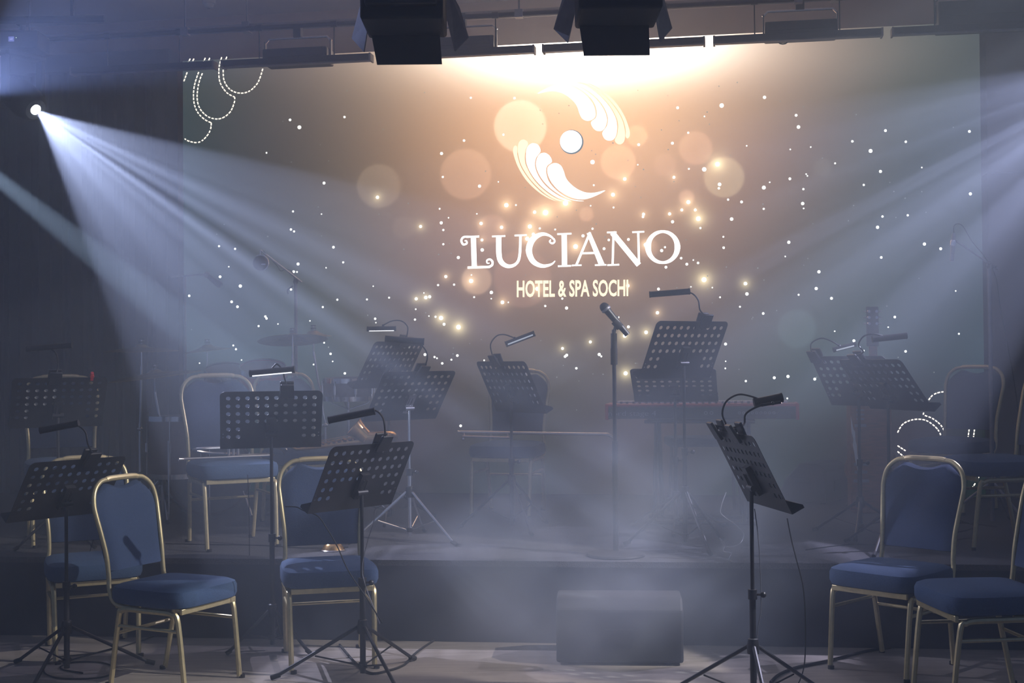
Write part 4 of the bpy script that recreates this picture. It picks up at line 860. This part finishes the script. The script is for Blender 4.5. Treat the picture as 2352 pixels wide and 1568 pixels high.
t = thing('guitar_stand', 'low tubular stand holding the dark guitar', 'guitar stand', (gx.x, gY + .14, STG)); og = V(t.location)
MB().tube([(gx.x - .2, gY - .04, STG + .012), (gx.x - .1, gY + .02, bz - .275), (gx.x - .1, gY + .13, bz - .275), (gx.x + .1, gY + .13, bz - .275), (gx.x + .1, gY + .02, bz - .275), (gx.x + .2, gY - .04, STG + .012)], .009, 8).cyl((gx.x, gY + .12, bz - .275), (gx.x, gY + .34, STG + .012), .009, 8).build('frame', M['black'], t, org=og)
MB().cyl((gx.x, gY + .125, bz - .275), (gx.x, gY + .115, bz + .2), .008, 8).build('back_post', M['black'], t, org=og)
def wedge(loc, yaw, W, D, Hh, label):
    t = thing('floor_monitor', label, 'speaker', loc, yaw, 'wedge floor monitor speakers')
    pf = [(-D / 2, 0), (D / 2 - .03, 0), (D / 2, .05), (D / 2 - .05, Hh * .55), (D / 2 - .16, Hh), (-D / 2 + .06, Hh), (-D / 2, Hh - .05)]
    MB().prism([(-W / 2, y, z + .012) for y, z in pf], (W, 0, 0)).build('cabinet', M['blackmatte'], t, bevel=.012, smooth=False)
    a, b = V((0, D / 2 - .165, Hh + .012)), V((0, D / 2 - .01, .08)); cen = (a + b) / 2; d = (b - a).normalized(); nn_ = V((0, -d.z, d.y)) * -1
    Rm = Matrix((V((1, 0, 0)), d, nn_)).transposed()
    MB().box(cen + nn_ * .002, (W * .88, (b - a).length * .86, .014), Rm).build('grille', M['grille'], t, bevel=.003)
    for sx in (-1, 1):
        MB().box((sx * (W / 2 + .003), 0, Hh * .6), (.008, .12, .03)).build('side_handle', M['rubber'], t, bevel=.003)
        for sy in (-1, 1): MB().cyl((sx * W * .38, sy * D * .38, 0), (sx * W * .38, sy * D * .38, .013), .018, 10).build('rubber_foot', M['rubber'], t)
    MB().box((0, -D / 2 - .003, Hh * .45), (.13, .006, .07)).build('connector_plate', M['grille'], t)
    return t
wl = atz(1425, 1512, 0); wedge((wl.x + .0, wl.y + .06, 0), math.radians(-4), .60, .42, .30, 'large black wedge monitor on the wooden floor before the stage')
wl = atz(1868, 1150, STG); wedge((wl.x, wl.y, STG), math.radians(55), .42, .36, .27, 'smaller black wedge monitor on the stage right of the edge-on stand')

zz = [(363, 962), (385, 1065), (397, 1085), (400, 1150), (412, 1195), (415, 1260), (425, 1320), (434, 1460), (420, 1400), (400, 1310), (393, 1260), (380, 1190), (385, 1150), (370, 1080)]
zz = [at(1850 + x / 3.483, 680 + y / 3.483, 7.46) for x, y in zz]
tag(MB().prism(zz, (0, .004, 0)).build('folded_sheet', M['paper'], org=tuple(zz[0]), smooth=False), 'narrow zigzag paper strip hanging under the left overlapping stand', 'sheet music')

# ------------------------------------------------------------------ overhead rig
hp = V((0, 0, 0))
bar_p = at(871, 134, 8.25); BZ = bar_p.z
def rp(s, z, d=0.0): return V((bar_p.x, bar_p.y, 0)) + UX * s + NX * d + V((0, 0, z))
BR = Matrix((UX, -NX, V((0, 0, 1)))).transposed()
pz = BZ + .36
t = tag(MB().cyl(rp(-3.3, pz, -.45), rp(5.2, pz, -.45), .028, 14).build('rigging_pipe', M['steel'], org=tuple(rp(0, pz, -.45))), 'long horizontal grey pipe running above the row of light bars', 'pipe')
hb = MB().cyl(rp(-3.3, BZ + .235, 0), rp(5.2, BZ + .235, 0), .015, 12)
tag(hb.build('rigging_pipe', M['black'], org=tuple(rp(0, BZ + .115, 0))), 'thin black pipe right above the row of light bars', 'pipe')
rods = MB()
for i, s in enumerate((-2.9, -1.3, .9, 2.6, 4.3)):
    o = MB().cyl(rp(s, BZ + .235), rp(s, CEIL), .006, 8).box(rp(s, BZ + .235), (.05, .05, .05), BR).box(rp(s, CEIL - .015), (.08, .08, .03), BR).build('hanging_rod', M['steel'], org=tuple(rp(s, CEIL)))
    tag(o, ['thin hanging rod at far left holding the pipe to the ceiling', 'thin hanging rod above the left light bars', 'hanging rod between the two big spotlights', 'hanging rod right of the second big spotlight', 'hanging rod at the far right of the rig'][i], 'rod', 'rods hanging from the ceiling')
    o = MB().cyl(rp(s + .25, pz, -.45), rp(s + .25, CEIL, -.45), .006, 8).box(rp(s + .25, pz, -.45), (.05, .07, .07), BR).build('pipe_hanger', M['steel'], org=tuple(rp(s + .25, CEIL, -.45)))
    tag(o, ['hanger of the long grey pipe at far left', 'hanger of the long grey pipe left of the first big spotlight', 'hanger of the long grey pipe between the big spotlights', 'hanger of the long grey pipe right of the second big spotlight', 'hanger of the long grey pipe at far right'][i], 'pipe hanger', 'hangers of the long grey pipe')
labs = ['leftmost black light bar, fading into blue haze', 'black light bar at left, above the dashed outline', 'black light bar under the left big spotlight', 'black light bar under the right big spotlight, brightest glow behind', 'black light bar right of the bright glow', 'rightmost black light bar above the screen corner']
for i in range(6):
    s = (i - 2) * 1.045; c0 = rp(s + .5, BZ)
    t = thing('light_bar', labs[i], 'light bar', tuple(c0), 0, 'row of light bars above the screen')
    MB().box(rp(s + .5, BZ + .01), (.985, .075, .038), BR).build('housing', M['black'], t, org=c0, bevel=.004)
    MB().box(rp(s + .5, BZ - .0115), (.97, .045, .007), BR).build('lens_strip', M['steel'], t, org=c0, smooth=False)
    for e_ in (.0, 1.0): MB().box(rp(s + .0075 + e_ * .985, BZ + .006), (.012, .085, .05), BR).build('end_cap', M['greyflap'], t, org=c0, bevel=.002)
    for e_ in (.25, .75):
        MB().cyl(rp(s + e_, BZ + .02), rp(s + e_, BZ + .225), .004, 8).cyl(rp(s + e_ - .02, BZ + .235), rp(s + e_ + .02, BZ + .235), .022, 10).build('clamp', M['black'], t, org=c0)
# effect lights sitting behind the bars
blk = [(685, 133, 'flat black effect light clamped over the left light bars'), (1062, 108, 'flat black effect light beside the first big spotlight'), (1838, 72, 'flat black effect light clamped over the right light bars'), (2260, 38, 'wide black effect light in the top right corner')]
for i, (px, py, lab) in enumerate(blk):
    q = at(px, py, 8.35 - (px - 871) * .0004); wd = .43 if i < 3 else .55
    t = thing('effect_light', lab, 'stage light', tuple(q), 0, 'flat effect lights over the light bars')
    MB().box(q, (wd, .16, .10 if i < 3 else .17), BR).build('housing', M['black'], t, org=q, bevel=.008)
    for sx in (-1, 1):
        MB().box(q + UX * sx * (wd / 2 + .006) + V((0, 0, .04)), (.008, .03, .14), BR).build('side_bracket', M['steel'], t, org=q)
    MB().tube([q + UX * -(wd / 2 + .01) + V((0, 0, .10)), q + UX * -(wd / 2 - .02) + V((0, 0, .13)), q + UX * (wd / 2 - .02) + V((0, 0, .13)), q + UX * (wd / 2 + .01) + V((0, 0, .10))], .008, 8).build('yoke', M['chrome'], t, org=q)
    MB().box(q + V((0, 0, .17)), (.05, .05, .08), BR).build('clamp', M['black'], t, org=q)
    MB().box(q + V((0, -.0, .02)) + NX * .084, (wd * .9, .01, .05), BR).build('cooling_fins', M['blackmatte'], t, org=q)
q0 = at(1780, 95, 8.0)
tag(MB().tube([at(1787, 93, 8.0), at(1790, 99, 8.0), at(1798, 101, 8.0), at(1806, 99, 8.0), at(1810, 92, 8.0)], .004, 6, 5).build('safety_cable', M['rubber'], org=tuple(q0)), 'small loop of cable drooping under the right light bars', 'cable')
# two big theatre spotlights with barn doors
def big_spot(px0, px1, pyb, Y, lab, mirror=1):
    q = at((px0 + px1) / 2, pyb, Y); wd = (px1 - px0) / FPX * Y
    t = thing('theatre_spotlight', lab, 'stage light', (q.x, Y, q.z + .34), 0, 'big theatre spotlights at the top'); og = V(t.location)
    MB().box((q.x, Y + .05, q.z + .32), (wd * .92, .34, .40)).build('housing', M['blackmatte'], t, org=og, bevel=.012)
    MB().box((q.x, Y - .14, q.z + .34), (wd * .8, .05, .34)).box((q.x, Y - .14, q.z + .34), (wd * .5, .08, .22)).build('rear_cover', M['black'], t, org=og, bevel=.008)
    MB().prism([(q.x - wd * .36, Y + .2, q.z), (q.x + wd * .40, Y + .2, q.z + .0), (q.x + wd * .38, Y + .16, q.z + .14), (q.x - wd * .42, Y + .16, q.z + .14)], (0, .012, 0)).build('barn_door', M['blackmatte'], t, org=og, smooth=False)
    for s in (-1, 1):
        xx = q.x + s * wd * .46
        MB().prism([(xx, Y + .22, q.z + .36), (xx, Y + .22, q.z + .20), (xx + s * .03, Y + .28, q.z + .075), (xx + s * .09, Y + .33, q.z + .15), (xx + s * .05, Y + .30, q.z + .28)], (0.004, .006, 0)).build('barn_door', M['greyflap'], t, org=og, smooth=False)
        MB().box((q.x + s * (wd * .46 + .014), Y + .02, q.z + .47), (.012, .05, .36)).build('yoke_arm', M['steel'], t, org=og)
        MB().cyl((q.x + s * (wd * .46), Y + .02, q.z + .34), (q.x + s * (wd * .46 + .05), Y + .02, q.z + .34), .025, 12).build('tilt_knob', M['rubber'], t, org=og)
    MB().prism([(q.x - wd * .4, Y + .2, q.z + .56), (q.x + wd * .4, Y + .2, q.z + .56), (q.x + wd * .3, Y + .3, q.z + .66), (q.x - wd * .3, Y + .3, q.z + .66)], (0, .006, .003)).build('barn_door', M['greyflap'], t, org=og, smooth=False)
    MB().box((q.x, Y + .02, q.z + .655), (wd + .05, .05, .012)).build('yoke_bar', M['steel'], t, org=og)
    MB().box((q.x, Y + .02, q.z + .72), (.05, .06, .12)).build('clamp', M['black'], t, org=og)
    for k in range(5): MB().box((q.x, Y - .175, q.z + .22 + k * .05), (wd * .5, .01, .012)).build('cooling_fin', M['black'], t, org=og)
    MB().tube([(q.x + wd * .3, Y - .1, q.z + .5), (q.x + wd * .42, Y - .08, q.z + .42), (q.x + wd * .5, Y + .0, q.z + .5), (q.x + wd * .3, Y, q.z + .75)], .006, 6, 4).build('power_lead', M['rubber'], t, org=og)
    return q
qa = big_spot(826, 1030, 123, 5.6, 'left big black theatre spotlight with grey barn doors')
qb = big_spot(1318, 1525, 101, 5.5, 'right big black theatre spotlight with grey barn doors')
fz_ = qa.z + .80
fp = MB().cyl((-3.5, 5.63, fz_), (3.8, 5.50, fz_ + .03), .025, 14)
tag(fp.build('rigging_pipe', M['steel'], org=(0, 5.57, fz_)), 'front rigging pipe just above the two big spotlights', 'pipe')
# moving heads with the beams
def moving_head(L_, aim, lab, disp=None, lit=True):
    d = (V(aim) - L_).normalized(); c = L_ - d * .16
    t = thing('moving_head_light', lab, 'stage light', (c.x, c.y, c.z + .38), 0, 'moving head beam lights'); og = V(t.location)
    x = d.cross(V((0, 0, 1))).normalized()
    MB().lathe([(0, -.15), (.06, -.148), (.09, -.12), (.105, -.05), (.105, .05), (.09, .12), (.07, .145), (.066, .15)], 24, c, d).build('head', M['blackmatte'], t, org=og)
    ln = MB().lathe([(0, .148), (.032, .148), (.032, .151), (0, .152)], 20, c, d).build('lens', M['lens'] if lit else M['steel'], t, org=og)
    for s in (-1, 1):
        MB().box(c + x * s * .125 + V((0, 0, .11)), (.03, .06, .30), Matrix((x, V((0, 0, 1)).cross(x), V((0, 0, 1)))).transposed()).build('yoke_arm', M['blackmatte'], t, org=og, bevel=.008)
        MB().cyl(c + x * s * .10, c + x * s * .13, .03, 12).build('tilt_joint', M['black'], t, org=og)
    MB().box(c + V((0, 0, .265)), (.27, .10, .03), Matrix((x, V((0, 0, 1)).cross(x), V((0, 0, 1)))).transposed()).build('yoke_bridge', M['blackmatte'], t, org=og, bevel=.008)
    bs_ = MB().box(c + V((0, 0, .345)), (.26, .22, .11)).build('base', M['blackmatte'], t, org=og, bevel=.01)
    MB().cyl(c + V((0, 0, .40)), c + V((0, 0, .47)), .02, 10).box(c + V((0, 0, .48)), (.06, .06, .05)).build('clamp', M['black'], t, org=og)
    if disp:
        f = c + V((-.03, -.112, .345)); dp = MB().box(f, (.034, .003, .03)).build('display', M['display'], bs_, org=og, smooth=False)
        tv, tf = text_mesh('nc2', .012, offset=.0003); lw = max(v[0] for v in tv)
        MB().add([f + V((v[0] - lw / 2, -.0022, v[1] - .004)) for v in tv], tf).build('display_digits', M['displaytext'], dp, org=og, smooth=False)
        MB().sphere(f + V((.03, 0, .008)), .0025, 8).build('status_led', M['greenled'], bs_, org=og)
    return c
aimL = (0.55, 5.65, 0.25); dL = (V(aimL) - LAMP_L).normalized()
c1_ = moving_head(LAMP_L - dL * .02, aimL, 'glowing moving head light at left throwing the wide fan of beams', disp=True)
dR = (V((-0.6, 6.2, 0.3)) - LAMP_R).normalized()
moving_head(LAMP_R - dR * .02, (-0.6, 6.2, 0.3), 'moving head light beyond the right picture edge throwing beams left')
d2 = (at(620, 900, 6.6) - LAMP_L2).normalized()
moving_head(LAMP_L2 - d2 * .02, tuple(at(620, 900, 6.6)), 'moving head light beyond the left picture edge throwing the narrow teal beam')
d3 = (V(AIM_L3) - LAMP_L3).normalized()
d4 = (V(AIM_F) - LAMP_F).normalized()
moving_head(LAMP_F - d4 * .02, AIM_F, 'moving head light high at the right of the hall, out of the picture')
moving_head(LAMP_L3 - d3 * .02, AIM_L3, 'moving head light just beyond the left picture edge giving the blue glow')
for (x0, y0, x1_, y1_, z_, lab) in ((c1_.x - 1.4, c1_.y + .05, c1_.x + .5, c1_.y + .02, c1_.z + .50, 'short dark side pipe holding the glowing moving head light'),):
    tag(MB().cyl((x0, y0, z_), (x1_, y1_, z_), .022, 12).cyl((c1_.x + .3, c1_.y + .02, z_), (c1_.x + .3, c1_.y + .02, CEIL), .012, 8).cyl((x0 + .2, y0, z_), (x0 + .2, y0, CEIL), .012, 8).build('side_pipe', M['black'], org=(x0, y0, z_)), lab, 'pipe')
# smoke detector
sd = at(480, 8, 9.3); sdp = V((sd.x, sd.y, CEIL))
dsd = atz(480, 6, CEIL - .02)
t = thing('smoke_detector', 'small white smoke detector on the ceiling at upper left', 'smoke detector', (dsd.x, dsd.y, CEIL))
MB().lathe([(0, -.06), (.03, -.058), (.036, -.04), (.036, -.03), (.05, -.028), (.052, 0)], 24, (dsd.x, dsd.y, CEIL)).build('body', M['white'], t, org=V(t.location))
MB().lathe([(.0, -.066), (.012, -.065), (.012, -.058)], 12, (dsd.x, dsd.y, CEIL)).build('sensor', M['steel'], t, org=V(t.location))

# ------------------------------------------------------------------ cables
def fcable(name, pts, z, lab, r=.004, m='rubber', cat='cable'):
    q = [atz(x, y, z + r) for x, y in pts]; tag(MB().tube(q, r, 6, 6).build(name, M[m], org=tuple(q[0])), lab, cat)
fcable('floor_cable', [(352, 1462), (310, 1475), (262, 1490), (215, 1500), (170, 1505), (120, 1512), (100, 1540), (130, 1556), (200, 1558), (250, 1550), (262, 1532), (225, 1520), (160, 1522), (140, 1535), (190, 1545)], 0, 'looped black cable round the front left stand feet')
fcable('floor_cable', [(1010, 1462), (960, 1495), (930, 1525), (890, 1540), (850, 1545), (815, 1520), (790, 1492), (780, 1480)], 0, 'black cable lying right of the nearest left stand', r=.006)
fcable('floor_cable', [(2062, 1484), (1990, 1495), (1930, 1510), (1880, 1522), (1830, 1532), (1790, 1548), (1770, 1566)], 0, 'thick black cable running under the right floor chair', r=.007)
fcable('floor_cable', [(380, 1248), (480, 1250), (600, 1252), (700, 1258), (800, 1256)], STG, 'thin cable along the left stage edge', r=.003)
fcable('floor_cable', [(1850, 1262), (1950, 1250), (2040, 1252), (2120, 1246), (2230, 1235)], STG, 'thin cable across the right stage carpet', r=.003)
fcable('floor_cable', [(2130, 1200), (2200, 1195), (2240, 1210), (2190, 1222), (2160, 1210), (2210, 1200), (2290, 1210)], STG, 'tangled cable on the carpet under the right stage chair', r=.0035)
def hcable(pts, Y, lab, r=.0028, m='rubber', name='hanging_cable'):
    q = [at(x, y, Y) for x, y in pts]; tag(MB().tube(q, r, 6, 6).build(name, M[m], org=tuple(q[0])), lab, 'cable')
hcable([(655, 1163), (680, 1164), (697, 1172), (730, 1185), (752, 1215), (775, 1255), (800, 1310), (840, 1370), (878, 1430)], 5.9, 'thin cable hanging from the ledge of the nearest left stand')
hcable([(876, 1162), (862, 1170), (858, 1200), (845, 1240), (832, 1300), (838, 1340), (860, 1400), (872, 1432)], 5.95, 'pale thin cord dangling behind the nearest left stand pole', r=.002, m='steel')
hcable([(1668, 1130), (1655, 1170), (1662, 1185), (1690, 1205), (1708, 1225), (1700, 1248), (1668, 1255), (1653, 1235), (1665, 1250), (1662, 1265), (1680, 1270), (1675, 1285), (1695, 1302), (1702, 1360), (1698, 1430), (1704, 1481)], 6.6, 'curling pale cord beside the edge-on front stand', r=.0022, m='steel')
hcable([(1808, 1190), (1818, 1240), (1828, 1280), (1845, 1350), (1850, 1440), (1848, 1520), (1838, 1560), (1825, 1582)], 5.7, 'thin black cable hanging from the right front stand to the floor')
hcable([(1733, 1168), (1740, 1220), (1746, 1300), (1748, 1400), (1740, 1450), (1738, 1560)], 5.4, 'thin cord hanging along the right front stand pole', r=.002, m='steel')
hcable([(252, 985), (246, 1080), (230, 1180), (205, 1270), (190, 1300)], 6.9, 'faint cord hanging left of the front left chair', r=.002)
hcable([(569, 1090), (572, 1170), (573, 1275)], 6.75, 'thin straight wire standing by the trumpet chair', r=.002)

# ------------------------------------------------------------------ haze in the air (last: it fills the room around everything)
def haze_mat(name, density, noise=None, col=(0.76, 0.87, 1.0), g=0.35):
    m = bpy.data.materials.new(name); m.use_nodes = True; nt = m.node_tree; nt.nodes.clear()
    v = nt.nodes.new('ShaderNodeVolumeScatter'); o = nt.nodes.new('ShaderNodeOutputMaterial'); v.inputs['Color'].default_value = (*col, 1); v.inputs['Density'].default_value = density; v.inputs['Anisotropy'].default_value = g
    nt.links.new(v.outputs[0], o.inputs['Volume'])
    if noise:
        tc = nt.nodes.new('ShaderNodeTexCoord'); nz = nt.nodes.new('ShaderNodeTexNoise'); nz.inputs['Scale'].default_value = noise; nz.inputs['Detail'].default_value = 3; nz.inputs['Distortion'].default_value = .6
        ln = nt.nodes.new('ShaderNodeVectorMath'); ln.operation = 'LENGTH'
        fall = nt.nodes.new('ShaderNodeMapRange'); fall.inputs['From Min'].default_value = .35; fall.inputs['From Max'].default_value = 1.0; fall.inputs['To Min'].default_value = 1; fall.inputs['To Max'].default_value = 0; fall.interpolation_type = 'SMOOTHSTEP'
        nr = nt.nodes.new('ShaderNodeMapRange'); nr.inputs['From Min'].default_value = .42; nr.inputs['From Max'].default_value = .66; nr.inputs['To Min'].default_value = 0; nr.inputs['To Max'].default_value = density
        mu_ = nt.nodes.new('ShaderNodeMath'); mu_.operation = 'MULTIPLY'
        nt.links.new(tc.outputs['Object'], ln.inputs[0]); nt.links.new(ln.outputs['Value'], fall.inputs['Value']); nt.links.new(tc.outputs['Object'], nz.inputs['Vector'])
        nt.links.new(nz.outputs['Fac'], nr.inputs['Value']); nt.links.new(nr.outputs['Result'], mu_.inputs[0]); nt.links.new(fall.outputs['Result'], mu_.inputs[1]); nt.links.new(mu_.outputs[0], v.inputs['Density'])
    return m
for nm, y0, y1, dens, lab in (('stage_haze', 5.62, 12.5, HAZE_STAGE, 'thick bluish haze hanging over the stage'), ('hall_haze', -.9, 5.615, HAZE_HALL, 'thin haze in the hall before the stage')):
    hz = MB().prism([(-6.9, y0, .0015), (6.9, y0, .0015), (6.9, y1, .0015), (-6.9, y1, .0015)], (0, 0, CEIL - .003)).build(nm, haze_mat(nm + '_air', dens), smooth=False)
    tag(hz, lab, 'haze', kind='stuff')
sm_ = MB().sphere((0, 0, 0), 1.0, 20).build('smoke_cloud', haze_mat('drifting_smoke', 1.15, noise=1.4, g=.3))
sm_.location = (.40, 6.05, .50); sm_.scale = (1.15, .75, .85)
tag(sm_, 'drifting cloud of stage smoke low at the centre before the stage', 'smoke', kind='stuff')
